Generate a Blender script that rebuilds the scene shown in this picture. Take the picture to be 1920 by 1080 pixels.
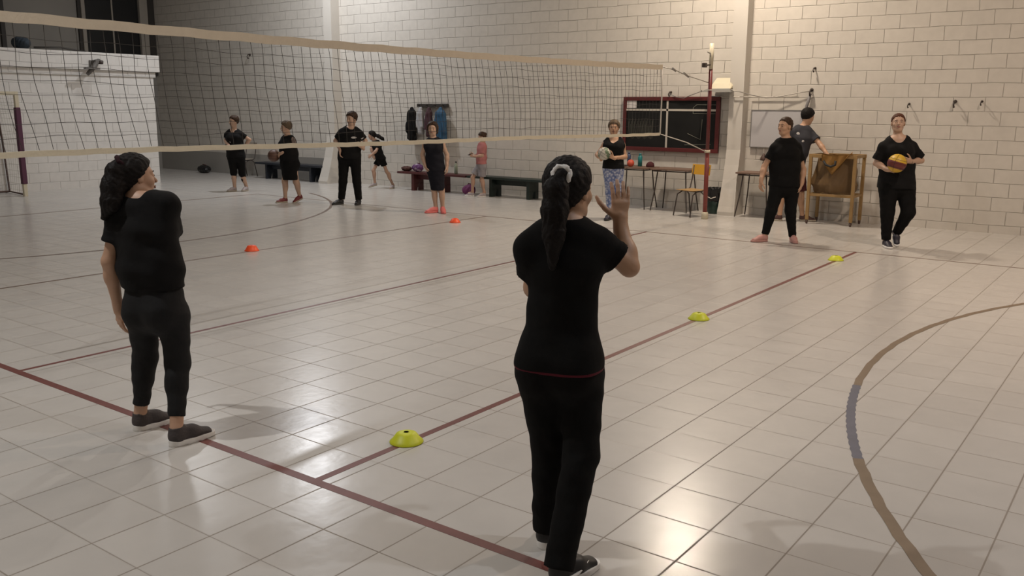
import bpy, bmesh, math, random
import numpy as np
from mathutils import Vector, Matrix, Euler
random.seed(7)
C = bpy.context.scene
for o in list(bpy.data.objects):
    bpy.data.objects.remove(o, do_unlink=True)

# ---------------------------------------------------------------- camera
F_PX = 1676.6
cam_d = bpy.data.cameras.new('camera'); cam = bpy.data.objects.new('camera', cam_d)
C.collection.objects.link(cam); C.camera = cam
cam_d.sensor_width = 36.0; cam_d.lens = F_PX / 1920 * 36.0
cam_d.clip_start = 0.05; cam_d.clip_end = 100
YAW, PITCH, ROLL = 0.934660, 0.199327, 0.00689
cam.location = (-2.704, -6.181, 1.785)
_f = Vector((math.sin(YAW)*math.cos(PITCH), math.cos(YAW)*math.cos(PITCH), -math.sin(PITCH)))
_r = Vector((math.cos(YAW), -math.sin(YAW), 0)); _u = _r.cross(_f)
_r2 = _r*math.cos(ROLL) + _u*math.sin(ROLL); _u2 = -_r*math.sin(ROLL) + _u*math.cos(ROLL)
cam.rotation_euler = Matrix((_r2, _u2, -_f)).transposed().to_euler()

# ---------------------------------------------------------------- world, exposure
C.view_settings.view_transform = 'Standard'
try: C.view_settings.look = 'None'
except Exception: pass
C.view_settings.gamma = 1.0; C.view_settings.use_curve_mapping = False
C.view_settings.exposure = 0.0
C.world = bpy.data.worlds.new('world'); C.world.use_nodes = True
C.world.node_tree.nodes['Background'].inputs[0].default_value = (0.5, 0.55, 0.65, 1)
C.world.node_tree.nodes['Background'].inputs[1].default_value = 0.02

# lamps of the hall: (name, position, power in W, colour, size, tilt target or None, skirt)
WARM = (1.0, 0.80, 0.58); NEUT = (1.0, 0.90, 0.80); COOL = (0.93, 0.96, 1.0)
LAMPS = [
    ((10.2, 8.9, 6.2), 172, (0.95, 0.965, 1), 0.25, 'above the far coats'),
    ((10.4, -0.1, 5.75), 212, (1.000, 0.85, 0.69), 0.38, 'above the chalkboard and cream hood'),
    ((-2.1, -0.7, 5.6), 132, (1, .99, .97), 0.12, 'above the near end of the net'),
    ((1.8, -7.0, 5.6), 60, (0.90, 0.94, 1.000), 0.14, 'above the nearest end of the court'),
    ((7.0, -6.3, 5.8), 206, (1.000, 0.79, 0.63), 0.3, 'above the right arc of the court'),
    ((8.0, 10.2, 6.2), 52, (1, 1, 1), 0.76, 'in front of the gallery'),
    ((4.0, 0.25, 5.8), 66, (1.000, 0.95, 0.90), 0.14, 'over the middle of the net'),
]

# ---------------------------------------------------------------- helpers
def link(o):
    C.collection.objects.link(o); return o
def tag(o, label=None, cat=None, group=None, kind=None):
    if label: o['label'] = label
    if cat: o['category'] = cat
    if group: o['group'] = group
    if kind: o['kind'] = kind
    return o
def empty(name, loc=(0, 0, 0), rz=0.0, label=None, cat=None, group=None):
    o = bpy.data.objects.new(name, None); link(o)
    o.location = loc; o.rotation_euler = (0, 0, rz); o.empty_display_size = .1
    return tag(o, label, cat, group)
def add(name, me, mat, parent=None, smooth=False):
    o = bpy.data.objects.new(name, me); link(o)
    if len(me.materials): me.materials.clear()
    for m in (mat if isinstance(mat, (list, tuple)) else [mat]): me.materials.append(m)
    if smooth:
        me.polygons.foreach_set('use_smooth', [True]*len(me.polygons))
    if parent: o.parent = parent
    return o
def copy_tree(o, parent=None):
    c = o.copy(); link(c); c.parent = parent
    for ch in [x for x in bpy.data.objects if x.parent == o]:
        copy_tree(ch, c)
    return c

class MB:
    """collects shapes into one bmesh"""
    def __init__(s): s.bm = bmesh.new()
    def quad_box(s, pts, mi=0):
        vs = [s.bm.verts.new(p) for p in pts]
        for f in ((0,3,2,1),(4,5,6,7),(0,1,5,4),(1,2,6,5),(2,3,7,6),(3,0,4,7)):
            fc = s.bm.faces.new([vs[i] for i in f]); fc.material_index = mi
        return vs
    def box(s, x0, x1, y0, y1, z0, z1, M=None, bev=0.0, mi=0):
        P = [Vector(p) for p in ((x0,y0,z0),(x1,y0,z0),(x1,y1,z0),(x0,y1,z0),(x0,y0,z1),(x1,y0,z1),(x1,y1,z1),(x0,y1,z1))]
        if M: P = [M @ p for p in P]
        vs = s.quad_box(P, mi)
        if bev > 0:
            ed = list({e for v in vs for e in v.link_edges})
            bmesh.ops.bevel(s.bm, geom=ed, offset=bev, segments=2, affect='EDGES', profile=.6)
        return s
    def tube(s, pts, r, n=8, close=False, caps=True, mi=0):
        P = [Vector(p) for p in pts]; rr = r if isinstance(r, (list, tuple)) else [r]*len(P)
        rings = []; prev = None; N = len(P)
        for i, p in enumerate(P):
            if close: t = (P[(i+1) % N]-P[i-1])
            else: t = (P[min(i+1, N-1)]-P[max(i-1, 0)])
            t = t.normalized() if t.length > 1e-9 else Vector((0, 0, 1))
            if prev is None:
                a = t.orthogonal().normalized()
            else:
                a = prev - t*prev.dot(t); a = a.normalized() if a.length > 1e-6 else t.orthogonal().normalized()
            prev = a; b = t.cross(a)
            rings.append([s.bm.verts.new(p + (a*math.cos(2*math.pi*k/n) + b*math.sin(2*math.pi*k/n))*rr[i]) for k in range(n)])
        m = N if close else N-1
        for i in range(m):
            A, B = rings[i], rings[(i+1) % N]
            for k in range(n):
                f = s.bm.faces.new((A[k], A[(k+1) % n], B[(k+1) % n], B[k])); f.material_index = mi; f.smooth = n > 5
        if caps and not close:
            s.bm.faces.new(rings[0][::-1]).material_index = mi; s.bm.faces.new(rings[-1]).material_index = mi
        return s
    def lathe(s, prof, n=24, M=None, mi=0):
        rings = []
        for (r, z) in prof:
            ring = []
            for k in range(n):
                p = Vector((r*math.cos(2*math.pi*k/n), r*math.sin(2*math.pi*k/n), z))
                ring.append(s.bm.verts.new(M @ p if M else p))
            rings.append(ring)
        for A, B in zip(rings, rings[1:]):
            for k in range(n):
                f = s.bm.faces.new((A[k], A[(k+1) % n], B[(k+1) % n], B[k])); f.material_index = mi; f.smooth = True
        for R, rev in ((rings[0], True), (rings[-1], False)):
            try: s.bm.faces.new(R[::-1] if rev else R).material_index = mi
            except ValueError: pass
        return s
    def grid(s, fn, nu, nv, mi=0, smooth=True):
        V = [[s.bm.verts.new(fn(i/nu, j/nv)) for j in range(nv+1)] for i in range(nu+1)]
        for i in range(nu):
            for j in range(nv):
                f = s.bm.faces.new((V[i][j], V[i+1][j], V[i+1][j+1], V[i][j+1])); f.material_index = mi; f.smooth = smooth
        return s
    def sphere(s, c, r, M=None, n=16, mi=0):
        c = Vector(c); rx, ry, rz = (r, r, r) if not isinstance(r, (list, tuple)) else r
        rings = []
        for i in range(1, n//2):
            th = math.pi*i/(n//2)
            rings.append([Vector((rx*math.sin(th)*math.cos(2*math.pi*k/n), ry*math.sin(th)*math.sin(2*math.pi*k/n), rz*math.cos(th))) for k in range(n)])
        T = (lambda p: c + (M @ p if M else p))
        vr = [[s.bm.verts.new(T(p)) for p in R] for R in rings]
        top = s.bm.verts.new(T(Vector((0, 0, rz)))); bot = s.bm.verts.new(T(Vector((0, 0, -rz))))
        fs = []
        for A, B in zip(vr, vr[1:]):
            for k in range(n): fs.append(s.bm.faces.new((A[k], B[k], B[(k+1) % n], A[(k+1) % n])))
        for k in range(n):
            fs.append(s.bm.faces.new((top, vr[0][k], vr[0][(k+1) % n]))); fs.append(s.bm.faces.new((bot, vr[-1][(k+1) % n], vr[-1][k])))
        for f in fs: f.smooth = True; f.material_index = mi
        return s
    def build(s, name, mat, parent=None, loc=None, rot=None):
        bmesh.ops.recalc_face_normals(s.bm, faces=s.bm.faces)
        me = bpy.data.meshes.new(name); s.bm.to_mesh(me); s.bm.free()
        o = add(name, me, mat, parent)
        if loc is not None: o.location = loc
        if rot is not None: o.rotation_euler = rot
        return o

# ---------------------------------------------------------------- materials
def mat(name, col, rough=.6, var=.06, scale=8, bump=0.0, bscale=30, metal=0.0, spec=.5, emit=None, alpha=None, sheen=0.0, coat=0.0):
    m = bpy.data.materials.new(name); m.use_nodes = True
    nt = m.node_tree; N = nt.nodes; L = nt.links; b = N['Principled BSDF']
    b.inputs['Roughness'].default_value = rough; b.inputs['Metallic'].default_value = metal
    b.inputs['Specular IOR Level'].default_value = spec
    tc = N.new('ShaderNodeTexCoord'); no = N.new('ShaderNodeTexNoise')
    no.inputs['Scale'].default_value = scale; no.inputs['Detail'].default_value = 4
    L.new(tc.outputs['Object'], no.inputs['Vector'])
    mx = N.new('ShaderNodeMix'); mx.data_type = 'RGBA'
    c = Vector(col)
    mx.inputs['A'].default_value = (*[max(0, x*(1-var)) for x in col], 1)
    mx.inputs['B'].default_value = (*[min(1, x*(1+var)) for x in col], 1)
    L.new(no.outputs['Fac'], mx.inputs['Factor']); L.new(mx.outputs['Result'], b.inputs['Base Color'])
    if bump > 0:
        n2 = N.new('ShaderNodeTexNoise'); n2.inputs['Scale'].default_value = bscale; n2.inputs['Detail'].default_value = 5
        L.new(tc.outputs['Object'], n2.inputs['Vector'])
        bp = N.new('ShaderNodeBump'); bp.inputs['Strength'].default_value = bump; bp.inputs['Distance'].default_value = .01
        L.new(n2.outputs['Fac'], bp.inputs['Height']); L.new(bp.outputs['Normal'], b.inputs['Normal'])
    if emit:
        b.inputs['Emission Color'].default_value = (*emit[0], 1); b.inputs['Emission Strength'].default_value = emit[1]
    if alpha is not None:
        b.inputs['Alpha'].default_value = alpha
    if sheen: b.inputs['Sheen Weight'].default_value = sheen
    if coat: b.inputs['Coat Weight'].default_value = coat
    return m

def math_node(nt, op, a, b=None, clamp=False):
    n = nt.nodes.new('ShaderNodeMath'); n.operation = op; n.use_clamp = clamp
    for i, v in enumerate((a, b)):
        if v is None: continue
        if isinstance(v, (int, float)): n.inputs[i].default_value = v
        else: nt.links.new(v, n.inputs[i])
    return n.outputs[0]

def floor_material():
    m = bpy.data.materials.new('ceramic_floor'); m.use_nodes = True
    nt = m.node_tree; N = nt.nodes; L = nt.links; b = N['Principled BSDF']
    g = N.new('ShaderNodeNewGeometry'); sp = N.new('ShaderNodeSeparateXYZ'); L.new(g.outputs['Position'], sp.inputs[0])
    T = .3333
    def cell(o, off):
        u = math_node(nt, 'DIVIDE', math_node(nt, 'ADD', o, off), T)
        fl = math_node(nt, 'FLOOR', u); fr = math_node(nt, 'SUBTRACT', u, fl)
        d = math_node(nt, 'MINIMUM', fr, math_node(nt, 'SUBTRACT', 1.0, fr))
        return fl, math_node(nt, 'MULTIPLY', d, T)
    fx, dx = cell(sp.outputs['X'], .315+T*60); fy, dy = cell(sp.outputs['Y'], 2.75+T*60)
    def line(d, w):   # 1 on the joint, 0 away from it
        return math_node(nt, 'SUBTRACT', 1.0, math_node(nt, 'DIVIDE', math_node(nt, 'SUBTRACT', d, w*.4, True), w*.8, True), True)
    lx = line(dx, .0045); ly = line(dy, .0052)
    # joints of the second direction are paler and partly filled
    ns = N.new('ShaderNodeTexNoise'); ns.inputs['Scale'].default_value = .9; L.new(g.outputs['Position'], ns.inputs['Vector'])
    lx = math_node(nt, 'MULTIPLY', lx, math_node(nt, 'MULTIPLY', ns.outputs['Fac'], 1.7))
    grout = math_node(nt, 'MAXIMUM', lx, ly)
    cmb = N.new('ShaderNodeCombineXYZ'); L.new(fx, cmb.inputs[0]); L.new(fy, cmb.inputs[1])
    wn = N.new('ShaderNodeTexWhiteNoise'); L.new(cmb.outputs[0], wn.inputs['Vector'])
    n1 = N.new('ShaderNodeTexNoise'); n1.inputs['Scale'].default_value = 3; n1.inputs['Detail'].default_value = 4; n1.inputs['Roughness'].default_value = .5
    ad = N.new('ShaderNodeVectorMath'); ad.operation = 'ADD'; L.new(g.outputs['Position'], ad.inputs[0]); L.new(wn.outputs['Color'], ad.inputs[1])
    L.new(ad.outputs[0], n1.inputs['Vector'])
    n3 = N.new('ShaderNodeTexNoise'); n3.inputs['Scale'].default_value = .55; n3.inputs['Detail'].default_value = 3; L.new(g.outputs['Position'], n3.inputs['Vector'])
    f = math_node(nt, 'ADD', math_node(nt, 'MULTIPLY', n1.outputs['Fac'], .55), math_node(nt, 'MULTIPLY', wn.outputs['Value'], .14))
    f = math_node(nt, 'ADD', f, math_node(nt, 'MULTIPLY', n3.outputs['Fac'], .35))
    cr = N.new('ShaderNodeValToRGB'); L.new(f, cr.inputs[0])
    cr.color_ramp.elements[0].position = .3; cr.color_ramp.elements[0].color = (.50, .475, .445, 1)
    cr.color_ramp.elements[1].position = .85; cr.color_ramp.elements[1].color = (.60, .575, .54, 1)
    mx = N.new('ShaderNodeMix'); mx.data_type = 'RGBA'; L.new(math_node(nt, 'MULTIPLY', grout, .8), mx.inputs['Factor'])
    L.new(cr.outputs[0], mx.inputs['A']); mx.inputs['B'].default_value = (.20, .165, .13, 1)
    L.new(mx.outputs['Result'], b.inputs['Base Color'])
    n2 = N.new('ShaderNodeTexNoise'); n2.inputs['Scale'].default_value = 16; n2.inputs['Detail'].default_value = 3; L.new(ad.outputs[0], n2.inputs['Vector'])
    rr = math_node(nt, 'ADD', math_node(nt, 'MULTIPLY', n2.outputs['Fac'], .07), .205)
    rr = math_node(nt, 'ADD', rr, math_node(nt, 'MULTIPLY', grout, .4), True)
    L.new(rr, b.inputs['Roughness'])
    bp = N.new('ShaderNodeBump'); bp.inputs['Strength'].default_value = .16; bp.inputs['Distance'].default_value = .004
    h = math_node(nt, 'SUBTRACT', n2.outputs['Fac'], math_node(nt, 'MULTIPLY', grout, .12))
    L.new(h, bp.inputs['Height']); L.new(bp.outputs['Normal'], b.inputs['Normal'])
    b.inputs['Specular IOR Level'].default_value = .40
    return m

def brick_material(name, axis='Y', col=(.62, .58, .52), mort=(.40, .37, .325), off=(.145, -.116), w=.43, h=.206):
    """painted block wall; axis = the world axis the courses run along"""
    m = bpy.data.materials.new(name); m.use_nodes = True
    nt = m.node_tree; N = nt.nodes; L = nt.links; b = N['Principled BSDF']
    g = N.new('ShaderNodeNewGeometry'); sp = N.new('ShaderNodeSeparateXYZ'); L.new(g.outputs['Position'], sp.inputs[0])
    n0 = N.new('ShaderNodeTexNoise'); n0.inputs['Scale'].default_value = 2.2; L.new(g.outputs['Position'], n0.inputs['Vector'])
    wob = math_node(nt, 'MULTIPLY', math_node(nt, 'SUBTRACT', n0.outputs['Fac'], .5), .034)
    cb = N.new('ShaderNodeCombineXYZ')
    L.new(math_node(nt, 'ADD', math_node(nt, 'ADD', sp.outputs[axis], off[0]+w*40), wob), cb.inputs[0])
    L.new(math_node(nt, 'ADD', math_node(nt, 'ADD', sp.outputs['Z'], off[1]+h*2), wob), cb.inputs[1])
    br = N.new('ShaderNodeTexBrick'); L.new(cb.outputs[0], br.inputs['Vector'])
    br.inputs['Scale'].default_value = 1; br.inputs['Brick Width'].default_value = w; br.inputs['Row Height'].default_value = h
    br.inputs['Mortar Size'].default_value = .007; br.inputs['Mortar Smooth'].default_value = .9; br.inputs['Bias'].default_value = 0
    br.inputs['Color1'].default_value = (*[c*.95 for c in col], 1); br.inputs['Color2'].default_value = (*[min(1, c*1.04) for c in col], 1)
    br.inputs['Mortar'].default_value = (*mort, 1)
    n1 = N.new('ShaderNodeTexNoise'); n1.inputs['Scale'].default_value = 1.4; n1.inputs['Detail'].default_value = 6; L.new(g.outputs['Position'], n1.inputs['Vector'])
    # joints partly filled by thick paint
    fill = math_node(nt, 'MULTIPLY', br.outputs['Fac'], math_node(nt, 'SUBTRACT', math_node(nt, 'MULTIPLY', n1.outputs['Fac'], 2.6), .55, True), True)
    mx = N.new('ShaderNodeMix'); mx.data_type = 'RGBA'
    L.new(fill, mx.inputs['Factor']); mx.inputs['B'].default_value = (*mort, 1)
    # brick tone without mortar
    n2 = N.new('ShaderNodeTexNoise'); n2.inputs['Scale'].default_value = 9; n2.inputs['Detail'].default_value = 5; L.new(g.outputs['Position'], n2.inputs['Vector'])
    cr = N.new('ShaderNodeValToRGB'); cr.color_ramp.elements[0].position = .3; cr.color_ramp.elements[1].position = .7
    cr.color_ramp.elements[0].color = (*[c*.92 for c in col], 1); cr.color_ramp.elements[1].color = (*[min(1, c*1.05) for c in col], 1)
    L.new(math_node(nt, 'ADD', math_node(nt, 'MULTIPLY', n1.outputs['Fac'], .5), math_node(nt, 'MULTIPLY', n2.outputs['Fac'], .5)), cr.inputs[0])
    L.new(cr.outputs[0], mx.inputs['A'])
    L.new(mx.outputs['Result'], b.inputs['Base Color'])
    b.inputs['Roughness'].default_value = .62; b.inputs['Specular IOR Level'].default_value = .3
    bp = N.new('ShaderNodeBump'); bp.inputs['Strength'].default_value = .75; bp.inputs['Distance'].default_value = .012
    hh = math_node(nt, 'SUBTRACT', math_node(nt, 'MULTIPLY', n2.outputs['Fac'], .25), br.outputs['Fac'])
    L.new(hh, bp.inputs['Height']); L.new(bp.outputs['Normal'], b.inputs['Normal'])
    return m

M = {}
M['floor'] = floor_material()
M['brick'] = brick_material('painted_block_wall')
M['brick_far'] = brick_material('painted_block_wall_far', 'X')
M['plaster'] = mat('white_plaster', (.60, .565, .51), .7, .06, 2.0, .25, 8)
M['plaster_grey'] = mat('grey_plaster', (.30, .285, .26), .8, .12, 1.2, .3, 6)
M['block_white'] = brick_material('white_washed_block', 'X', (.68, .655, .62), (.60, .575, .545), (.1, .05))
M['ceiling'] = mat('ceiling_sheet', (.58, .55, .52), .8, .1, 1)
M['line_red'] = mat('red_floor_paint', (.155, .048, .040), .42, .22, 14)
M['line_brown'] = mat('brown_floor_paint', (.15, .10, .075), .45, .25, 9)
M['line_tan'] = mat('tan_floor_paint', (.20, .145, .095), .45, .25, 9)
M['line_blue'] = mat('blue_grey_floor_paint', (.12, .125, .165), .45, .2, 9)
M['dark_glass'] = mat('dark_window_glass', (.012, .013, .014), .25, .2, 2)
M['frame_cream'] = mat('cream_frame_paint', (.34, .31, .27), .6)
M['frame_dark'] = mat('dark_frame_paint', (.035, .03, .026), .6)
M['tape'] = mat('net_tape_canvas', (.66, .58, .46), .75, .06, 20, .2, 60)
M['tape_low'] = mat('net_lower_tape', (.70, .64, .50), .7, .06, 20, .2, 60)
M['cord_white'] = mat('white_cord', (.62, .58, .52), .7)
M['net_cord'] = mat('dark_net_cord', (.055, .050, .045), .8)
M['post_red'] = mat('maroon_post_paint', (.13, .018, .018), .4, .12, 8)
M['post_red2'] = mat('red_post_paint', (.21, .04, .03), .45, .15, 8)
M['metal'] = mat('dull_steel', (.35, .33, .30), .4, .1, 10, metal=.7)
M['metal_dark'] = mat('dark_steel_tube', (.045, .032, .026), .5, .15, 12)
M['cream_paint'] = mat('cream_enamel', (.62, .56, .42), .45)
M['brown_metal'] = mat('brown_tube_paint', (.08, .045, .035), .5)
M['purple'] = mat('purple_padding', (.09, .025, .055), .7)
M['board_black'] = mat('chalkboard_slate', (.012, .012, .0115), .7, .5, 3, spec=.2)
M['board_frame'] = mat('red_board_frame', (.10, .014, .014), .5)
M['chalk'] = mat('chalk_line', (.50, .46, .40), .9)
M['chalk_dim'] = mat('faint_chalk', (.16, .16, .13), .9)
M['paper'] = mat('white_paper', (.66, .62, .60), .8)
M['whiteboard'] = mat('whiteboard_face', (.50, .49, .50), .25, .02, 2)
M['alu'] = mat('aluminium_edge', (.30, .29, .28), .4, metal=.5)
M['wood_dark'] = mat('brown_table_top', (.17, .105, .075), .5, .2, 6)
M['wood_tan'] = mat('varnished_plywood', (.42, .25, .09), .4, .12, 8)
M['yellow_ply'] = mat('yellow_backrest_ply', (.62, .33, .035), .35, .08, 6)
M['cart_wood'] = mat('yellowed_pine', (.30, .185, .07), .5, .18, 7)
M['canvas'] = mat('brown_canvas', (.13, .075, .028), .6, .25, 5, .3, 20)
M['canvas_orange'] = mat('ochre_cloth', (.40, .21, .05), .6, .2, 6, .3, 20)
M['bin_green'] = mat('dark_green_plastic', (.018, .045, .035), .4)
M['bag_black'] = mat('black_polythene', (.010, .010, .011), .3, .2, 20, .5, 40)
M['bench_blue'] = mat('dark_blue_bench_paint', (.012, .016, .025), .5)
M['bench_red'] = mat('dark_red_bench_paint', (.075, .014, .014), .5)
M['bench_green'] = mat('dark_green_bench_paint', (.010, .020, .016), .5)
M['disc_yellow'] = mat('fluorescent_yellow_plastic', (.62, .66, .02), .45, .05, 10)
M['disc_orange'] = mat('fluorescent_orange_plastic', (.95, .10, .02), .45, .05, 10)
M['rubber'] = mat('black_rubber', (.012, .012, .012), .7)

# ---------------------------------------------------------------- the hall
def struct(name, mb, m):
    o = mb.build(name, m); o['kind'] = 'structure'; return o
WX = 12.15; YF = 17.3; GY = 13.035
flo = struct('floor', MB().box(-6.2, 12.4, -12.2, 17.5, -.2, 0), M['floor'])
struct('wall_right', MB().box(WX, WX+.25, -12.2, YF+.2, 0, 6.6), M['brick'])
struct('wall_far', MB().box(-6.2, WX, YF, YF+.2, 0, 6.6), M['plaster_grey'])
struct('wall_left', MB().box(-6.25, -6, -12.2, YF, 0, 6.6), M['brick'])
struct('wall_near', MB().box(-6, WX, -12.25, -12, 0, 6.6), M['brick_far'])
struct('ceiling', MB().box(-6.2, 12.4, -12.2, 17.5, 6.6, 6.7), M['ceiling'])
# raised gallery at the far end: block wall with an overhanging edge band
mb = MB().box(-6, 9.36, GY, YF, 0, 2.40)
struct('wall_gallery', mb, M['block_white'])
mb = MB().box(-6, 9.475, GY-.10, YF, 2.52, 2.89, bev=.012).box(-6, 9.40, GY-.035, YF, 2.40, 2.52, bev=.01)
struct('trim_1', mb, M['block_white'])
# wall pillars with a foot that sweeps out into the hall
def pillar(name, y0, y1, xf, foot, yfo):
    mb = MB(); prof = [(0, xf-foot), (.06, xf-foot), (.15, xf-foot*.86), (.35, xf-foot*.62), (.6, xf-foot*.34), (.85, xf-foot*.14), (1.1, xf-.0), (6.6, xf)]
    rings = []
    for z, x in prof:
        rings.append([mb.bm.verts.new(p) for p in ((x, y0-(yfo if z < .5 else 0)*(1-z/.6 if z < .6 else 0), z), (x, y1, z), (WX, y1, z), (WX, y0, z))])
    for A_, B_ in zip(rings, rings[1:]):
        for k in range(4): mb.bm.faces.new((A_[k], A_[(k+1) % 4], B_[(k+1) % 4], B_[k]))
    mb.bm.faces.new(rings[0][::-1]); mb.bm.faces.new(rings[-1])
    struct(name, mb, M['plaster'])
pillar('trim_2', -.17, .08, 11.93, .26, .06)
pillar('trim_3', 9.80, 10.06, 11.90, .32, .05)
# far wall above the gallery: window with dark panes, jambs
w = struct('window_1', MB().box(10.06, 10.16, YF-.10, YF, 2.89, 6.2, bev=.01).box(11.68, 11.92, YF-.14, YF, 2.89, 6.2, bev=.01).box(10.16, 11.68, YF-.10, YF, 6.0, 6.2, bev=.01).box(10.90, 10.94, YF-.07, YF-.03, 2.89, 6.0), M['frame_cream'])
p = MB().box(10.16, 11.68, YF-.05, YF-.02, 2.89, 6.0).build('pane', M['dark_glass'], w); p['kind'] = 'structure'
struct('trim_4', MB().box(9.98, 10.055, YF-.06, YF, 2.89, 6.2), M['frame_dark'])
struct('trim_5', MB().box(11.95, 12.14, YF-.10, YF, 2.6, 6.2), M['frame_dark'])
struct('trim_6', MB().box(8.02, 8.12, YF-.08, YF, 2.89, 6.4), M['frame_dark'])
struct('trim_7', MB().box(8.12, 9.98, YF-.05, YF, 3.06, 3.11), M['frame_dark'])
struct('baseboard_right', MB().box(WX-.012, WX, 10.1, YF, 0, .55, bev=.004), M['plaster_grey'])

# painted court lines (parts of the floor)
def stripe(a, b, w, m):
    a = Vector((*a, 0)); b = Vector((*b, 0)); d = (b-a).normalized(); n = Vector((-d.y, d.x, 0))*w/2
    mb = MB(); mb.quad_box([a-n, b-n, b+n, a+n]+[q+Vector((0, 0, .0012)) for q in (a-n, b-n, b+n, a+n)])
    o = mb.build('court_line', m, flo); o['kind'] = 'structure'; return o
def arc(c, r, a0, a1, w, m, n=40):
    mb = MB(); V = []
    for i in range(n+1):
        a = math.radians(a0+(a1-a0)*i/n); wob = .004*math.sin(i*2.3)
        V.append([mb.bm.verts.new((c[0]+(r+s*w/2+wob)*math.cos(a), c[1]+(r+s*w/2+wob)*math.sin(a), .0014)) for s in (-1, 1)])
    for p, q in zip(V, V[1:]): mb.bm.faces.new((p[0], p[1], q[1], q[0]))
    o = mb.build('court_line', m, flo); o['kind'] = 'structure'; return o
stripe((0, -9), (0, 9), .052, M['line_red'])
stripe((.026, -3), (9, -3), .044, M['line_red'])
stripe((.026, 0), (9, 0), .036, M['line_red'])
stripe((.026, 3), (9, 3), .040, M['line_brown'])
stripe((9, -9), (9, 9), .034, M['line_brown'])
stripe((0, 9), (9, 9), .05, M['line_brown'])
CA = (4.2, -10.55); RA = 5.98
arc(CA, RA, 45, 99.5, .050, M['line_tan']); arc(CA, RA, 99.5, 112.5, .052, M['line_blue']); arc(CA, RA, 112.5, 150, .056, M['line_tan'])
arc((4.2, 10.37), 5.97, -150, -20, .05, M['line_brown'], 60)

# lamps of the hall -------------------------------------------------
for i, (pos, pw, col, sz, where) in enumerate(LAMPS):
    x, y, z = pos
    root = empty('ceiling_light', (x, y, z), 0, 'metal high-bay lamp hanging '+where, 'lamp', 'high-bay lamps under the ceiling')
    MB().lathe([(.05, .34), (.09, .33), (.11, .16), (.16, .10), (.30, .05), (.40, -.03), (.395, -.03), (.295, .045), (.155, .09), (.10, .12)], 28).build('housing', M['metal'], root)
    MB().tube([(0, 0, .33), (0, 0, 6.6-z)], .012, 8).build('rod', M['metal'], root)
    ld = bpy.data.lights.new('lamp_glow', 'AREA'); ld.shape = 'DISK'; ld.size = sz; ld.energy = pw; ld.color = col
    lo = bpy.data.objects.new('lamp_glow', ld); link(lo); lo.parent = root; lo.location = (0, 0, .045 if i in (2, 4, 6) else -.032)

# ---------------------------------------------------------------- net and posts
def zt(x): return 2.352+.0016*(x-3.6)**2
def zb(x): return 1.476-.0040*x+.006*math.sin(x*1.3)
X0, X1 = -.25, 9.28
def shift(v): return .095*max(0, (v-.38)/.62)**1.25          # the lower half is dragged sideways
def bulge(x, v): return -.05*math.sin(math.pi*min(1, max(0, v)))*math.sin(math.pi*(x-X0)/(X1-X0))
def npnt(x, v):
    a, b = zt(x)-.065, zb(x)
    return Vector((x+shift(v)*(1-max(0, x-6)/3.6), bulge(x, v), a+(b-a)*v+.006*math.sin(x*9+v*5)))
net = empty('volleyball_net', (X1, 0, 0), 0, 'volleyball net with cream tapes and dark square mesh stretched across the hall', 'net')
def net_build(mb, name, m):
    o = mb.build(name, m); o.parent = net; o.location = (-X1, 0, 0); return o
n = 60
mb = MB(); L_ = []
for i in range(n+1):
    x = X0+(X1-X0)*i/n; z = zt(x)+.004*math.sin(i*1.9)
    L_.append([mb.bm.verts.new(p) for p in ((x, -.012, z), (x, .012, z), (x, .012, z-.068), (x, -.012, z-.068))])
for p, q in zip(L_, L_[1:]):
    for k in range(4): mb.bm.faces.new((p[k], p[(k+1) % 4], q[(k+1) % 4], q[k]))
mb.bm.faces.new(L_[0][::-1]); mb.bm.faces.new(L_[-1]); net_build(mb, 'top_tape', M['tape'])
mb = MB(); L_ = []
for i in range(n+1):
    x = X0+(X1-X0)*i/n; z = zb(x)+.003*math.sin(i*2.3); w_ = .040
    L_.append([mb.bm.verts.new(p) for p in ((x, -.008, z), (x, .008, z), (x, .008, z-w_), (x, -.008, z-w_))])
for p, q in zip(L_, L_[1:]):
    for k in range(4): mb.bm.faces.new((p[k], p[(k+1) % 4], q[(k+1) % 4], q[k]))
mb.bm.faces.new(L_[0][::-1]); mb.bm.faces.new(L_[-1]); net_build(mb, 'bottom_tape', M['tape_low'])
mb = MB(); nc = int((X1-X0)/.104); rows = 9
for i in range(nc+1):
    x = X0+.03+i*.104
    if x > X1: break
    mb.tube([npnt(x+.006*math.sin(i*1.7+k*.9), k/rows) for k in range(rows+1)], .0021, 4, caps=False)
for k in range(1, rows):
    mb.tube([npnt(X0+(X1-X0)*i/110, k/rows)+Vector((0, 0, .005*math.sin(i*.37+k*1.3))) for i in range(111)], .0021, 4, caps=False)
net_build(mb, 'mesh', M['net_cord'])
mb = MB(); mb.tube([(X1, 0, zt(X1)-.01), (X1+.01, -.01, 1.95), (X1+.02, 0, zb(X1)-.02)], .011, 8); net_build(mb, 'side_cord', M['cord_white'])
mb = MB(); mb.tube([(X1, 0, zt(X1)-.03), (9.7, 0, 2.345), (10.15, 0, 2.27), (10.55, .0, 2.23), (10.90, 0, 2.19)], .006, 6)
mb.tube([(9.62, 0, 2.362), (9.72, .0, 2.335)], .018, 8); mb.tube([(10.0, 0, 2.31), (10.16, 0, 2.262)], .016, 8); net_build(mb, 'top_rope', M['metal'])
mb = MB(); mb.tube([(X1+.02, 0, zb(X1)-.02), (10.2, 0, 1.27), (10.93, 0, 1.10)], .007, 6); net_build(mb, 'bottom_rope', M['cord_white'])

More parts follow.
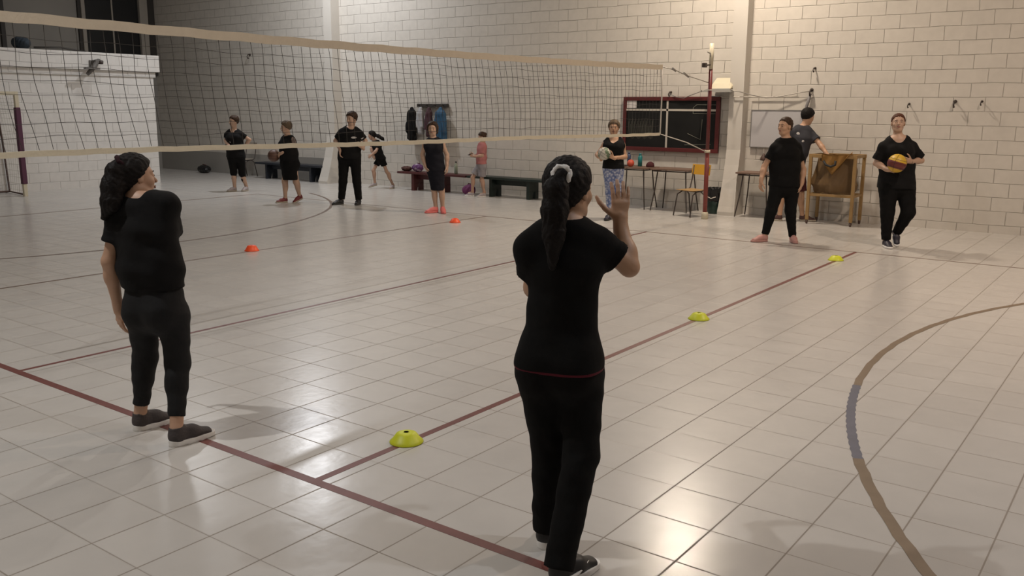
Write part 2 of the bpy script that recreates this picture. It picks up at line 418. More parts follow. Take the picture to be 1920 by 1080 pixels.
def net_post(x, label, sx=1):
    r = empty('net_post', (x, 0, 0), 0, label, 'post', None)
    lean = -.05*sx
    P_ = lambda z: (lean*z/2.8, 0, z)
    MB().tube([P_(.10), P_(.6), P_(1.10)], .036, 14).build('lower_tube', M['post_red2'], r)
    MB().tube([P_(1.06), P_(1.7), P_(2.42)], .030, 14).build('upper_tube', M['post_red'], r)
    MB().tube([P_(2.40), P_(2.6), P_(2.80)], .033, 14).build('cream_top', M['cream_paint'], r)
    MB().lathe([(.0, 0), (.055, 0), (.055, .09), (.045, .115), (.0, .115)], 16).build('foot', M['cream_paint'], r)
    mb = MB().tube([P_(1.085), P_(1.125)], .046, 14); mb.box(-.06, .0, -.02, .02, 1.09, 1.12, bev=.004); mb.build('clamp', M['cream_paint'], r)
    mb = MB(); mb.tube([(lean*.9, 0, 2.64), (-.20*sx, 0, 2.66)], .008, 6); mb.tube([(lean*.9, 0, 2.53), (-.10*sx, 0, 2.66)], .010, 6)
    mb.build('bracket', M['metal'], r)
    mb = MB(); mb.box(-.28*sx-.04, -.28*sx+.04, -.03, .03, 2.42, 2.49, bev=.008); mb.tube([(-.24*sx, 0, 2.455), (lean, 0, 2.47)], .012, 8); mb.build('winch', M['metal_dark'], r)
    MB().tube([P_(2.07), P_(2.085)], .037, 12).build('band', M['cord_white'], r)
    return r
net_post(11.0, 'maroon volleyball post with cream top and cream foot standing in front of the chalkboard')
net_post(-2.05, 'maroon volleyball post at the near end of the net', -1)

# ---------------------------------------------------------------- implicit shapes -> one continuous mesh
def A(v): return np.array(v, dtype=np.float32)
def nrm(v):
    v = np.asarray(v, dtype=np.float64); return v/(np.linalg.norm(v)+1e-12)
class Body:
    def __init__(s): s.ops = []
    def _a(s, fn, lo, hi, k, op='u'): s.ops.append((op, fn, A(lo), A(hi), k)); return s
    def cap(s, a, b, ra, rb, k=.02, op='u', flat=False, wr=0.0):
        """tapered capsule; flat = cut square at b"""
        a = A(a); b = A(b); ab = b-a; L2 = float(ab@ab)+1e-9; ax = ab/np.sqrt(L2); r = max(ra, rb)
        def fn(p):
            t = np.clip((p-a)@ab/L2, 0, 1); q = p-a-t[:, None]*ab
            d = np.sqrt((q*q).sum(1))-(ra+(rb-ra)*t)
            if wr: d = d+wr*np.sin(t*19+p[:, 0]*30)*np.cos(p[:, 1]*34+t*7)
            if flat: d = np.maximum(d, (p-b)@ax)
            return d
        return s._a(fn, np.minimum(a, b)-r, np.maximum(a, b)+r, k, op)
    def ecap(s, a, b, wa, da, wb, db, R, k=.03, op='u'):
        """capsule with an elliptical section: w along R, d across it"""
        a = A(a); b = A(b); ab = b-a; L2 = float(ab@ab)+1e-9; L = np.sqrt(L2); ax = ab/L
        R = A(R); R = R-ax*float(R@ax); R = R/np.linalg.norm(R); D = np.cross(ax, R)
        def fn(p):
            q = p-a; t = np.clip(q@ax/L, 0, 1); q = q-t[:, None]*ab
            w = wa+(wb-wa)*t; d = da+(db-da)*t; m = np.minimum(w, d)
            x = q@R/w; y = q@D/d; z = q@ax/m
            k0 = np.sqrt(x*x+y*y+z*z)+1e-6
            k1 = np.sqrt((x/w)**2+(y/d)**2+(z/m)**2)+1e-6
            return k0*(k0-1)/k1
        r = max(wa, da, wb, db)
        return s._a(fn, np.minimum(a, b)-r, np.maximum(a, b)+r, k, op)
    def ell(s, c, r, X=(1, 0, 0), Y=(0, 1, 0), Z=(0, 0, 1), k=.02, op='u'):
        c = A(c); B = np.stack([A(X), A(Y), A(Z)], 1); r = A(r)
        def fn(p):
            q = (p-c)@B/r; k0 = np.sqrt((q*q).sum(1))+1e-6
            k1 = np.sqrt(((q/r)**2).sum(1))+1e-6
            return k0*(k0-1)/k1
        m = float(r.max())
        return s._a(fn, c-m, c+m, k, op)
    def plane(s, c, n, k=.004):
        """keep the side behind the plane"""
        c = A(c); n = A(nrm(n))
        return s._a(lambda p: (p-c)@n, c, c, k, 'i')
    def field(s, fn, k=.004): return s._a(fn, (0, 0, 0), (0, 0, 0), k, 'i')
    def ev(s, p, mg):
        d = np.full(len(p), 1e3, np.float32)
        for op, fn, lo, hi, k in s.ops:
            if op == 'u':
                sel = np.nonzero(((p > lo-mg-k) & (p < hi+mg+k)).all(1))[0]
                if len(sel) == 0: continue
                q = fn(p[sel]).astype(np.float32); c = d[sel]
                h = np.maximum(k-np.abs(c-q), 0)/k
                d[sel] = np.minimum(c, q)-h*h*k*.25
            elif op == 's':
                sel = np.nonzero(((p > lo-mg-k) & (p < hi+mg+k)).all(1))[0]
                if len(sel) == 0: continue
                q = -fn(p[sel]).astype(np.float32); c = d[sel]
                h = np.maximum(k-np.abs(c-q), 0)/k
                d[sel] = np.maximum(c, q)+h*h*k*.25
            else:
                q = fn(p).astype(np.float32); h = np.maximum(k-np.abs(d-q), 0)/k
                d = np.where(d > 100, d, np.maximum(d, q)+h*h*k*.25)
        return d
    def mesh(s, name, h=.007):
        us = [o for o in s.ops if o[0] == 'u']
        lo = np.min([o[2] for o in us], 0)-4*h; hi = np.max([o[3] for o in us], 0)+4*h
        K = 4; H = K*h; n = np.ceil((hi-lo)/H).astype(int)+1
        ax = [lo[i]+np.arange(n[i]+1)*H for i in range(3)]
        G = np.stack(np.meshgrid(*ax, indexing='ij'), -1).reshape(-1, 3).astype(np.float32)
        mg = H*2.0
        Dc = s.ev(G, mg).reshape(n+1)
        near = np.abs(Dc) < H*1.35
        fl = np.zeros(n, bool); sg = Dc < 0
        allp = np.ones(n, bool); alln = np.ones(n, bool)
        for i in (0, 1):
            for j in (0, 1):
                for k in (0, 1):
                    sl = (slice(i, n[0]+i), slice(j, n[1]+j), slice(k, n[2]+k))
                    fl |= near[sl]; allp &= ~sg[sl]; alln &= sg[sl]
        fl |= ~(allp | alln)
        F = fl.repeat(K, 0).repeat(K, 1).repeat(K, 2); N = n*K+1
        mk = np.zeros(N, bool)
        for i in (0, 1):
            for j in (0, 1):
                for k in (0, 1):
                    mk[i:i+F.shape[0], j:j+F.shape[1], k:k+F.shape[2]] |= F
        base = np.where(Dc[:-1, :-1, :-1] < 0, -1.0, 1.0).astype(np.float32).repeat(K, 0).repeat(K, 1).repeat(K, 2)
        D = np.ones(N, np.float32); D[:-1, :-1, :-1] = base
        idx = np.argwhere(mk)
        D[mk] = s.ev((lo+idx*h).astype(np.float32), mg*.6)
        D[D == 0] = 1e-6
        # surface nets
        S = D < 0; nx, ny, nz = N-1
        cor = [(i, j, k) for i in (0, 1) for j in (0, 1) for k in (0, 1)]
        cnt = np.zeros((nx, ny, nz), np.int8)
        for (i, j, k) in cor: cnt += S[i:nx+i, j:ny+j, k:nz+k]
        act = (cnt > 0) & (cnt < 8); ci = np.argwhere(act)
        if len(ci) == 0: return bpy.data.meshes.new(name)
        vid = np.full((nx, ny, nz), -1, np.int32); vid[act] = np.arange(len(ci))
        acc = np.zeros((len(ci), 3)); num = np.zeros(len(ci))
        for c0 in cor:
            for a_ in range(3):
                if c0[a_]: continue
                c1 = list(c0); c1[a_] = 1
                d0 = D[ci[:, 0]+c0[0], ci[:, 1]+c0[1], ci[:, 2]+c0[2]]; d1 = D[ci[:, 0]+c1[0], ci[:, 1]+c1[1], ci[:, 2]+c1[2]]
                x = (d0 < 0) != (d1 < 0); t = np.where(x, d0/np.where(x, d0-d1, 1), 0)
                p = np.array(c0, float)[None].repeat(len(ci), 0); p[:, a_] += t
                acc[x] += p[x]; num[x] += 1
        V = lo+(ci+acc/num[:, None])*h
        quads = []
        for a_ in range(3):
            b_, c_ = (a_+1) % 3, (a_+2) % 3
            s0 = [slice(0, None)]*3; s1 = [slice(0, None)]*3
            s0[a_] = slice(0, -1); s1[a_] = slice(1, None)
            X = S[tuple(s0)] != S[tuple(s1)]
            e = np.argwhere(X)
            ok = (e[:, b_] > 0) & (e[:, c_] > 0) & (e[:, b_] < N[b_]-1) & (e[:, c_] < N[c_]-1); e = e[ok]
            inside = S[e[:, 0], e[:, 1], e[:, 2]]
            def vv(db, dc):
                q = e.copy(); q[:, b_] -= db; q[:, c_] -= dc; return vid[q[:, 0], q[:, 1], q[:, 2]]
            Q = np.stack([vv(1, 1), vv(0, 1), vv(0, 0), vv(1, 0)], 1)
            Q[~inside] = Q[~inside][:, ::-1]
            quads.append(Q)
        Q = np.concatenate(quads); Q = Q[(Q >= 0).all(1)]
        me = bpy.data.meshes.new(name)
        me.vertices.add(len(V)); me.vertices.foreach_set('co', V.astype(np.float32).ravel())
        me.loops.add(Q.size); me.loops.foreach_set('vertex_index', Q.ravel().astype(np.int32))
        me.polygons.add(len(Q)); me.polygons.foreach_set('loop_start', np.arange(0, Q.size, 4, dtype=np.int32))
        me.polygons.foreach_set('loop_total', np.full(len(Q), 4, np.int32))
        me.polygons.foreach_set('use_smooth', np.ones(len(Q), bool))
        me.update(calc_edges=True); me.validate()
        return me

# ---------------------------------------------------------------- people
SKIN = {
 'tan': mat('tanned_skin', (.48, .285, .18), .5, .08, 12), 'mid': mat('light_brown_skin', (.50, .30, .20), .5, .08, 12),
 'fair': mat('fair_skin', (.48, .31, .22), .5, .08, 12), 'child': mat('child_skin', (.44, .27, .19), .5, .06, 12)}
HAIR = {
 'black': mat('black_hair', (.009, .007, .0065), .6, .3, 40, .5, 70), 'brown': mat('dark_brown_hair', (.045, .024, .014), .45, .3, 40, .5, 70),
 'grey': mat('greying_brown_hair', (.12, .085, .055), .5, .3, 40, .5, 70), 'auburn': mat('auburn_hair', (.085, .032, .018), .45, .3, 40, .5, 70)}
CL = {
 'black': mat('black_jersey', (.0085, .0082, .0085), .85, .2, 20, .3, 25), 'black2': mat('black_cotton', (.0065, .0062, .0062), .9, .2, 20, .35, 18),
 'char': mat('charcoal_leggings', (.016, .016, .017), .75, .15, 20, .2, 40), 'navy': mat('blue_black_knit', (.012, .012, .017), .85),
 'grey': mat('dark_grey_tee', (.045, .045, .052), .85, .1, 10, .3, 20), 'pink': mat('salmon_pink_tee', (.40, .155, .15), .85, .1, 8, .3, 20),
 'greyshort': mat('light_grey_shorts', (.27, .25, .26), .85, .1, 10), 'white': mat('white_print', (.55, .52, .50), .8), 'pattern': mat('patterned_sleeve', (.16, .12, .11), .8, .7, 22),
 'maroon': mat('maroon_shorts', (.08, .025, .028), .8), 'pinkline': mat('maroon_waistband', (.10, .012, .022), .7),
 'scrunchie': mat('white_scrunchie', (.80, .78, .76), .8, .05, 10, .5, 60), 'darktie': mat('dark_hair_tie', (.03, .012, .016), .8)}
for _d in (CL, HAIR):
    for _k in _d: _d[_k].node_tree.nodes['Principled BSDF'].inputs['Specular IOR Level'].default_value = .16
def leggings_material():
    m = mat('blue_floral_leggings', (.2, .26, .40), .7); nt = m.node_tree; N = nt.nodes; L = nt.links
    v = N.new('ShaderNodeTexVoronoi'); v.inputs['Scale'].default_value = 26; tc = N.new('ShaderNodeTexCoord'); L.new(tc.outputs['Object'], v.inputs['Vector'])
    cr = N.new('ShaderNodeValToRGB'); cr.color_ramp.elements[0].color = (.50, .52, .60, 1); cr.color_ramp.elements[0].position = .15
    cr.color_ramp.elements[1].color = (.10, .14, .30, 1); cr.color_ramp.elements[1].position = .7
    L.new(v.outputs['Distance'], cr.inputs[0]); L.new(cr.outputs[0], N['Principled BSDF'].inputs['Base Color']); return m
CL['floral'] = leggings_material()
SH = {
 'greyshoe': mat('grey_mesh_trainer', (.055, .045, .045), .7, .15, 40, .3, 90), 'blackshoe': mat('black_trainer', (.012, .012, .013), .5, .1, 30),
 'whitesole': mat('white_foam_sole', (.82, .80, .77), .55), 'darksole': mat('dark_rubber_sole', (.03, .028, .026), .7),
 'redshoe': mat('dark_red_trainer', (.17, .025, .025), .55), 'coral': mat('coral_pink_trainer', (.70, .17, .155), .5), 'pinkshoe': mat('pale_pink_trainer', (.48, .25, .22), .6),
 'lightshoe': mat('pale_grey_trainer', (.36, .31, .31), .6), 'navyshoe': mat('dark_blue_trainer', (.022, .02, .032), .5), 'purpleshoe': mat('dull_rose_trainer', (.20, .09, .09), .6),
 'brownshoe': mat('dark_brown_trainer', (.07, .03, .025), .6), 'laces': mat('grey_laces', (.22, .20, .19), .8), 'gumsole': mat('beige_sole', (.42, .37, .29), .6)}
EYE = mat('dark_eye', (.01, .008, .007), .2, .0, 5); LIP = mat('lips', (.26, .09, .075), .5)
ROT = -YAW

_shoe = {}
def shoe_mesh(kind, part):
    key = (kind, part)
    if key in _shoe: return _shoe[key].copy()
    B = Body()
    if part == 'upper':
        B.ecap((0, .03, .048), (0, .12, .05), .036, .042, .038, .036, (1, 0, 0), .02)
        B.ecap((0, .12, .045), (0, .205, .030), .040, .032, .036, .022, (1, 0, 0), .03)
        B.cap((0, .038, .05), (0, .034, .100), .040, .036, .02, flat=True)
        B.ecap((0, .07, .085), (0, .13, .062), .022, .014, .022, .010, (1, 0, 0), .02)
        B.cap((0, .036, .085), (0, .034, .115), .028, .030, .006, op='s')
        B.plane((0, 0, .018), (0, 0, -1))
    else:
        def outline(p):
            y = np.clip(p[:, 1], .028, .212); t = (y-.028)/.184
            w = .036+.006*np.sin(np.clip(t, 0, 1)*math.pi*1.0)+.004*(t > .5)*np.sin((t-.5)*2*math.pi)
            q = np.sqrt(p[:, 0]**2+(p[:, 1]-y)**2)-w
            top = .028+.006*np.clip((.07-p[:, 1])/.07, 0, 1)
            zz = np.maximum(p[:, 2]-top, (.004*np.clip((p[:, 1]-.17)/.07, 0, 1))-p[:, 2])
            return np.maximum(q, zz)
        B._a(outline, (-.05, -.02, 0), (.05, .26, .035), .001)
    me = B.mesh(part, .0045 if kind == 'near' else .007)
    _shoe[key] = me
    return me.copy()

def shoe(root, an, deg, s, up, sole, near=False, pitch=0.0, z0=0.0, laces=None, logo=None):
    """an = ankle position; deg = toe direction in the person's own frame; pitch = heel lift"""
    o = add('shoe', shoe_mesh('near' if near else 'far', 'upper'), up, root)
    d = math.radians(deg-90)
    Mx = Matrix.Rotation(d, 4, 'Z') @ Matrix.Rotation(-pitch, 4, 'X') @ Matrix.Scale(s, 4)
    off = Mx @ Vector((0, .036, .09))
    if pitch:
        toe = Mx @ Vector((0, .20, .0)); z = -toe.z+z0
    else: z = z0
    o.matrix_local = Matrix.Translation((an[0]-off.x, an[1]-off.y, z)) @ Mx
    so = add('sole', shoe_mesh('near' if near else 'far', 'sole'), sole, o)
    if laces:
        mb = MB()
        for i in range(5):
            y = .075+i*.016; z = .098-i*.009
            mb.tube([(-.022, y-.004, z-.008), (-.010, y, z+.001), (.010, y+.002, z+.001), (.022, y+.006, z-.008)], .0022, 6)
            mb.tube([(.022, y-.004, z-.008), (0, y+.004, z+.003), (-.022, y+.010, z-.010)], .0022, 6)
        mb.build('laces', laces, o)
    if logo:
        mb = MB()
        for sx in (-1, 1):
            pts = [(.038, .03, .05), (.040, .06, .034), (.041, .09, .036), (.038, .13, .052), (.030, .165, .062)]
            pts = [(sx*x*1.02, y, z) for x, y, z in pts]
            mb.tube(pts, [.0015, .006, .008, .005, .001], 6)
        mb.build('swoosh_mark', logo, o)
    return o

def hand(B, wr, tip, n, t, s=1.0, curl=.35, spread=.12, thumb=.6):
    """palm, four fingers of different length and a thumb; n = way the palm looks, t = thumb side"""
    wr = np.array(wr, float); d = nrm(np.array(tip)-wr); t = np.array(t, float); t = nrm(t-d*(t@d)); n = np.array(n, float); n = n-d*(n@d)-t*(n@t)
    n = nrm(n) if np.linalg.norm(n) > 1e-3 else np.cross(d, t)
    B.cap(wr-d*.03*s, wr+d*.02*s, .025*s, .024*s, .02)
    B.ecap(wr+d*.025*s, wr+d*.075*s, .026*s, .016*s, .036*s, .0135*s, t, .015)
    B.ell(wr+d*.04*s+t*.022*s+n*.006*s, (.016*s, .028*s, .014*s), t, d, n, .012)
    for i, (o, L, r) in enumerate(((.027, .92, .0088), (.009, 1.03, .0090), (-.009, .97, .0086), (-.026, .76, .0078))):
        p = wr+d*(.078-abs(o)*.12)*s+t*o*s
        a = 0.0; sp = spread*(o/.027)
        for j, seg in enumerate((.040, .026, .021)):
            a += curl*(.7, 1.15, .8)[j]*(1+.12*i)
            dd = nrm(d*math.cos(a)+n*math.sin(a)+t*sp)
            q = p+dd*seg*L*s
            B.cap(p, q, r*s*(1-.06*j), r*s*(.94-.08*j), .006 if j == 0 else .003)
            p = q
    p = wr+d*.028*s+t*.026*s
    for j, seg in enumerate((.042, .032, .024)):
        dd = nrm(d*(.72+.1*j)+t*(thumb*(1.1-.25*j))+n*(.15+.25*curl*j))
        q = p+dd*seg*s; B.cap(p, q, (.0125, .0105, .0095)[j]*s, (.0108, .0095, .0075)[j]*s, .008 if j == 0 else .003); p = q

def frame(deg, pitch=0.0, roll=0.0):
    f = math.radians(deg); p = math.radians(pitch)
    Fv = np.array([math.cos(f)*math.cos(p), math.sin(f)*math.cos(p), math.sin(p)])
    R = np.array([math.sin(f), -math.cos(f), 0.0]); U = np.cross(R, Fv)
    if roll:
        c, s_ = math.cos(math.radians(roll)), math.sin(math.radians(roll)); R, U = R*c+U*s_, U*c-R*s_
    return Fv, R, U

def torso(B, J, F, dims, off, fem, s, loose=0.0, skirt=0.0):
    hw, hd, ww, wd, cw, cd = dims
    Fv = np.array([math.cos(math.radians(F)), math.sin(math.radians(F)), 0]); R = np.array([Fv[1], -Fv[0], 0])
    P, N = J['P'], J['N']; up = N-P; u1 = nrm(up)
    W = P+up*.36; Cc = P+up*.70; S = P+up*.90
    o = off
    B.ecap(P-u1*.03*s, P+u1*.05*s, hw+o, hd+o, hw*.97+o, hd+o, R, .04)
    B.ecap(P+u1*.05*s, W, hw*.97+o+loose*.5, hd+o, ww+o+loose, wd+o+loose*.7, R, .04)
    B.ecap(W, Cc, ww+o+loose, wd+o+loose*.7, cw+o+loose*.4, cd+o, R, .04)
    B.ecap(Cc, S, cw+o+loose*.4, cd+o, cw*.80+o, cd*.66+o, R, .04)
    if fem:
        for sg in (-1, 1):
            B.ell(Cc+Fv*cd*.72+R*sg*cw*.45-u1*.01, (.062*s*fem+o, .055*s*fem+o, .062*s*fem+o), R, Fv, u1, .05)
    for sg in (-1, 1):
        B.ell(P-Fv*hd*.52+R*sg*hw*.46-u1*.015*s, (hw*.52+o, hd*.72+o, .10*s+o), R, Fv, u1, .05)
    for k in ('A', 'B'):
        sh = J['sh'+k]
        B.cap(N-u1*.03+(sh-N)*.15, sh, .042*s+o, .042*s+o, .05)
        B.cap(S, sh-u1*.025, .055*s+o, .044*s+o, .05)

def head(B, H, hd, s):
    Fv, R, U = hd; P = lambda f, r, u: H+(Fv*f+R*r+U*u)*s
    B.ell(P(-.012, 0, .030), (.074*s, .092*s, .086*s), R, Fv, U, .02)
    B.ell(P(.026, 0, -.028), (.058*s, .060*s, .078*s), R, Fv, U, .03)
    B.cap(P(.045, -.018, -.088), P(.045, .018, -.088), .022*s, .022*s, .03)
    B.cap(P(-.02, -.048, -.045), P(.04, -.026, -.085), .022*s, .018*s, .02)
    B.cap(P(-.02, .048, -.045), P(.04, .026, -.085), .022*s, .018*s, .02)
    for g in (-1, 1):
        B.ell(P(.055, g*.036, -.026), (.024*s, .024*s, .024*s), R, Fv, U, .02)
        B.cap(P(.077, g*.012, .026), P(.066, g*.042, .024), .009*s, .009*s, .014)
        B.ell(P(.096, g*.031, .006), (.016*s, .013*s, .010*s), R, Fv, U, .012, 's')
        B.ell(P(.078, g*.031, .006), (.013*s, .010*s, .009*s), R, Fv, U, .006)
        B.ell(P(-.004, g*.077, -.006), (.008*s, .019*s, .031*s), R, Fv, U, .006)
        B.ell(P(.006, g*.084, -.002), (.005*s, .009*s, .016*s), R, Fv, U, .004, 's')
        B.ell(P(.100, g*.010, -.024), (.007*s, .008*s, .006*s), R, Fv, U, .006)
    B.cap(P(.080, 0, .014), P(.100, 0, -.020), .008*s, .0115*s, .010)
    B.ell(P(.083, 0, -.048), (.021*s, .012*s, .0055*s), R, Fv, U, .006)
    B.ell(P(.081, 0, -.058), (.017*s, .012*s, .006*s), R, Fv, U, .006)
    B.ell(P(.099, 0, -.0535), (.020*s, .008*s, .0016*s), R, Fv, U, .003, 's')

def face_parts(root, H, hd, s, haircol):
    Fv, R, U = hd; P = lambda f, r, u: Vector((H+(Fv*f+R*r+U*u)*s).tolist())
    B3 = Matrix((Vector(R.tolist()), Vector(Fv.tolist()), Vector(U.tolist()))).transposed()
    for g in (-1, 1):
        MB().sphere(P(.0815, g*.031, .006), (.0105*s, .007*s, .0055*s), B3, 10).build('eye', EYE, root)
        MB().tube([P(.084, g*.013, .026), P(.0855, g*.028, .030), P(.074, g*.045, .025)], [.0028*s, .0034*s, .0018*s], 6).build('eyebrow', haircol, root)
    mb = MB(); mb.tube([P(.086, -.021, -.053), P(.0935, -.010, -.0495), P(.0945, 0, -.051), P(.0935, .010, -.0495), P(.086, .021, -.053)], [.001*s, .0035*s, .004*s, .0035*s, .001*s], 6)
    mb.tube([P(.086, -.019, -.054), P(.0925, -.008, -.058), P(.0932, 0, -.059), P(.0925, .008, -.058), P(.086, .019, -.054)], [.001*s, .004*s, .0045*s, .004*s, .001*s], 6)
    mb.build('lips', LIP, root)

def hair(root, H, hd, s, style, col, chain=None, tie=None, h=.007):
    Fv, R, U = hd; P = lambda f, r, u: H+(Fv*f+R*r+U*u)*s
    vol = {'short': .021, 'bob': .022, 'tied': .017, 'bun': .013, 'crop': .009}[style]
    B = Body()
    B.ell(P(-.014, 0, .032), ((.074+vol)*s, (.092+vol*.9)*s, (.086+vol)*s), R, Fv, U, .02)
    low = {'short': -.055, 'bob': -.10, 'tied': -.085, 'bun': -.06, 'crop': -.06}[style]
    if style == 'bob':
        for g in (-1, 1): B.ecap(P(-.02, g*.062, .03), P(.0, g*.072, -.085), .030*s, .045*s, .020*s, .035*s, R, .03)
        B.ecap(P(-.06, 0, .02), P(-.062, 0, -.08), .07*s, .035*s, .06*s, .03*s, R, .03)
    if style == 'short':
        B.ell(P(-.04, 0, .05), (.08*s, .075*s, .07*s), R, Fv, U, .03)
    if style in ('tied', 'bun', 'crop'):
        B.ell(P(-.05, 0, -.035), (.058*s, .045*s, .05*s), R, Fv, U, .03)
    k1 = .9 if style != 'bob' else .55
    f0 = {'short': .010, 'bob': .030, 'tied': .012, 'bun': -.004, 'crop': .004}[style]
    Hf = H.astype(np.float32); Ff, Uf, Rf = A(Fv), A(U), A(R)
    def cut(p):
        q = (p-Hf)/s; f = q@Ff; u = q@Uf; r = np.abs(q@Rf)
        return ((f-(f0+k1*u)+np.where(u > .02, .10*r, 0))*.7*s)
    B.field(cut, .018)
    B.field(lambda p: ((low-(((p-Hf)/s)@Uf))*s), .025)
    # combed strands
    amp = .0032 if style in ('tied', 'bun') else .0045
    if style == 'bun': B.ell(P(-.105, 0, .035), (.038*s, .034*s, .038*s), R, Fv, U, .012)
    last = len(B.ops)
    if chain:
        for (a, ra), (b, rb) in zip(chain, chain[1:]): B.cap(a, b, ra, rb, .02)
    def strands(p):
        q = p-Hf; return amp*np.sin(q@Rf*260/s+9*np.sin(q@Uf*22))*np.sin(q@Ff*120+q@Uf*30)
    ev0 = B.ev
    B.ev = lambda p, mg: ev0(p, mg)+strands(p).astype(np.float32)
    o = add('hair', B.mesh('hair', h), col, root)
    if tie:
        c, n, r, m = tie
        n = Vector(nrm(n).tolist()); q = n.to_track_quat('Z', 'Y').to_matrix(); mb = MB()
        pts = [Vector(c)+q @ Vector((r*math.cos(t)*(1+.06*math.sin(7*t)), r*math.sin(t)*(1+.06*math.sin(7*t)), .003*math.sin(5*t))) for t in [2*math.pi*i/28 for i in range(28)]]
        mb.tube(pts, [r*.38*(1+.15*math.sin(9*i)) for i in range(28)], 8, close=True); mb.build('hair_tie', m, o)
    return o

J = {}
J['left']=((-0.12, -1.85),dict(H=(-0.024,0.05,1.411), N=(0.009,0,1.324), C=(0.018,0,1.145), P=(0.053,0,0.73), shA=(-0.121,0.02,1.259), shB=(0.172,-0.02,1.316), elA=(-0.171,-0.02,0.977), elB=(0.079,0.2,1), wrA=(-0.186,0.08,0.704), wrB=(-0.066,0.3,0.831), haA=(-0.194,0.1,0.565), haB=(-0.163,0.33,0.825), hipA=(-0.022,0,0.686), hipB=(0.141,-0,0.687), knA=(-0.063,0.09,0.43), knB=(0.146,0,0.421), anA=(-0.127,0.11,0.083), anB=(0.161,-0.12,0.083), toA=(-0.033,0.283,0), toB=(0.271,0.03,0), p0=(-0.068,-0.02,1.498), p1=(-0.09,-0.04,1.453), p2=(-0.103,-0.05,1.377), p3=(-0.109,-0.07,1.297), p4=(-0.159,-0.06,1.213)))
J['front']=((0.1, -4.3),dict(H=(0.064,0.04,1.476), N=(0.048,-0,1.368), C=(0.046,0,1.229), P=(0.037,0,0.806), shA=(-0.093,-0,1.298), shB=(0.187,-0,1.312), elA=(-0.068,0.08,1.088), elB=(0.3,0.03,1.184), wrA=(0.026,0.28,1.002), wrB=(0.271,0.12,1.343), haA=(0.117,0.32,1.04), haB=(0.272,0.14,1.514), hipA=(-0.035,-0,0.762), hipB=(0.118,-0,0.763), knA=(0.004,0.05,0.41), knB=(0.123,-0.08,0.463), anA=(-0.004,0.06,0.068), anB=(0.037,-0.24,0.092), toA=(0.028,0.168,0), toB=(0.146,-0.178,0), p0=(0.025,-0.095,1.546), p1=(0.005,-0.1,1.492), p2=(0.002,-0.11,1.415), p3=(-0.001,-0.12,1.328), p4=(-0.004,-0.13,1.211)))
J['capri']=((9.13, 9.75),dict(H=(-0.053,-0,1.454), N=(-0.062,-0,1.289), C=(-0.08,-0,1.157), P=(-0.047,0,0.748), shA=(-0.211,0,1.222), shB=(0.08,-0,1.235), elA=(-0.236,-0.02,1.057), elB=(0.233,0.1,1.078), wrA=(-0.114,-0.18,0.954), wrB=(0.101,0.06,0.912), haA=(-0.021,-0.2,0.923), haB=(0.045,-0.02,0.882), hipA=(-0.127,-0,0.714), hipB=(0.052,0,0.715), knA=(-0.102,-0.03,0.392), knB=(0.059,0.03,0.367), anA=(-0.106,-0,0.076), anB=(0.108,0.12,0.089), toA=(-0.194,-0.165,0), toB=(0.031,0.097,0)))
J['brownball']=((8.35, 7.15),dict(H=(-0.051,0,1.391), N=(-0.018,0,1.236), C=(-0.033,0,1.109), P=(-0.02,0,0.725), shA=(-0.124,0.1,1.202), shB=(0.074,-0.06,1.19), elA=(-0.134,0.02,0.97), elB=(0.099,-0.08,0.966), wrA=(-0.192,-0.04,0.884), wrB=(-0.112,-0.15,0.929), haA=(-0.323,0.1,0.975), haB=(-0.297,-0.1,0.827), hipA=(-0.084,0.05,0.682), hipB=(0.07,-0.05,0.689), knA=(-0.114,0,0.397), knB=(0.096,0,0.389), anA=(-0.117,0,0.088), anB=(0.143,0.05,0.115), toA=(-0.177,-0.406,0), toB=(0.05,0.081,0)))
J['tall']=((8.83, 6.12),dict(H=(0.095,-0,1.558), N=(0.081,-0,1.405), C=(0.067,-0,1.28), P=(0.036,-0,0.883), shA=(-0.116,-0,1.346), shB=(0.254,-0,1.329), elA=(-0.215,0.03,1.161), elB=(0.33,0.05,1.164), wrA=(-0.108,-0.1,1.003), wrB=(0.299,-0.08,1.034), haA=(-0.113,-0.14,0.899), haB=(0.254,-0.15,1.094), hipA=(-0.063,-0,0.844), hipB=(0.143,-0,0.845), knA=(-0.095,-0,0.423), knB=(0.161,-0,0.425), anA=(-0.136,-0,0.068), anB=(0.19,-0,0.06), toA=(-0.248,-0.296,0), toB=(0.254,-0.442,0)))
J['darkgirl']=((11.68, 7.9),dict(H=(-0.326,-0,1.158), N=(-0.247,-0,1.043), C=(-0.214,-0,0.938), P=(-0.15,-0,0.636), shA=(-0.316,0.06,0.993), shB=(-0.145,-0.06,0.999), elA=(-0.345,-0,0.868), elB=(-0.218,-0.15,0.829), wrA=(-0.293,-0.05,0.742), wrB=(-0.297,-0.18,0.749), haA=(-0.268,-0.07,0.674), haB=(-0.353,-0.2,0.703), hipA=(-0.192,0.04,0.61), hipB=(-0.098,-0.04,0.615), knA=(-0.31,-0,0.389), knB=(-0.014,-0,0.367), anA=(-0.28,-0,0.118), anB=(0.122,-0,0.073), toA=(-0.337,-0.03,0.049), toB=(0.244,-0.229,0), p0=(-0.255,-0,1.181), p1=(-0.186,-0,1.147), p2=(-0.093,-0,1.09), p3=(-0.059,-0,1.055)))
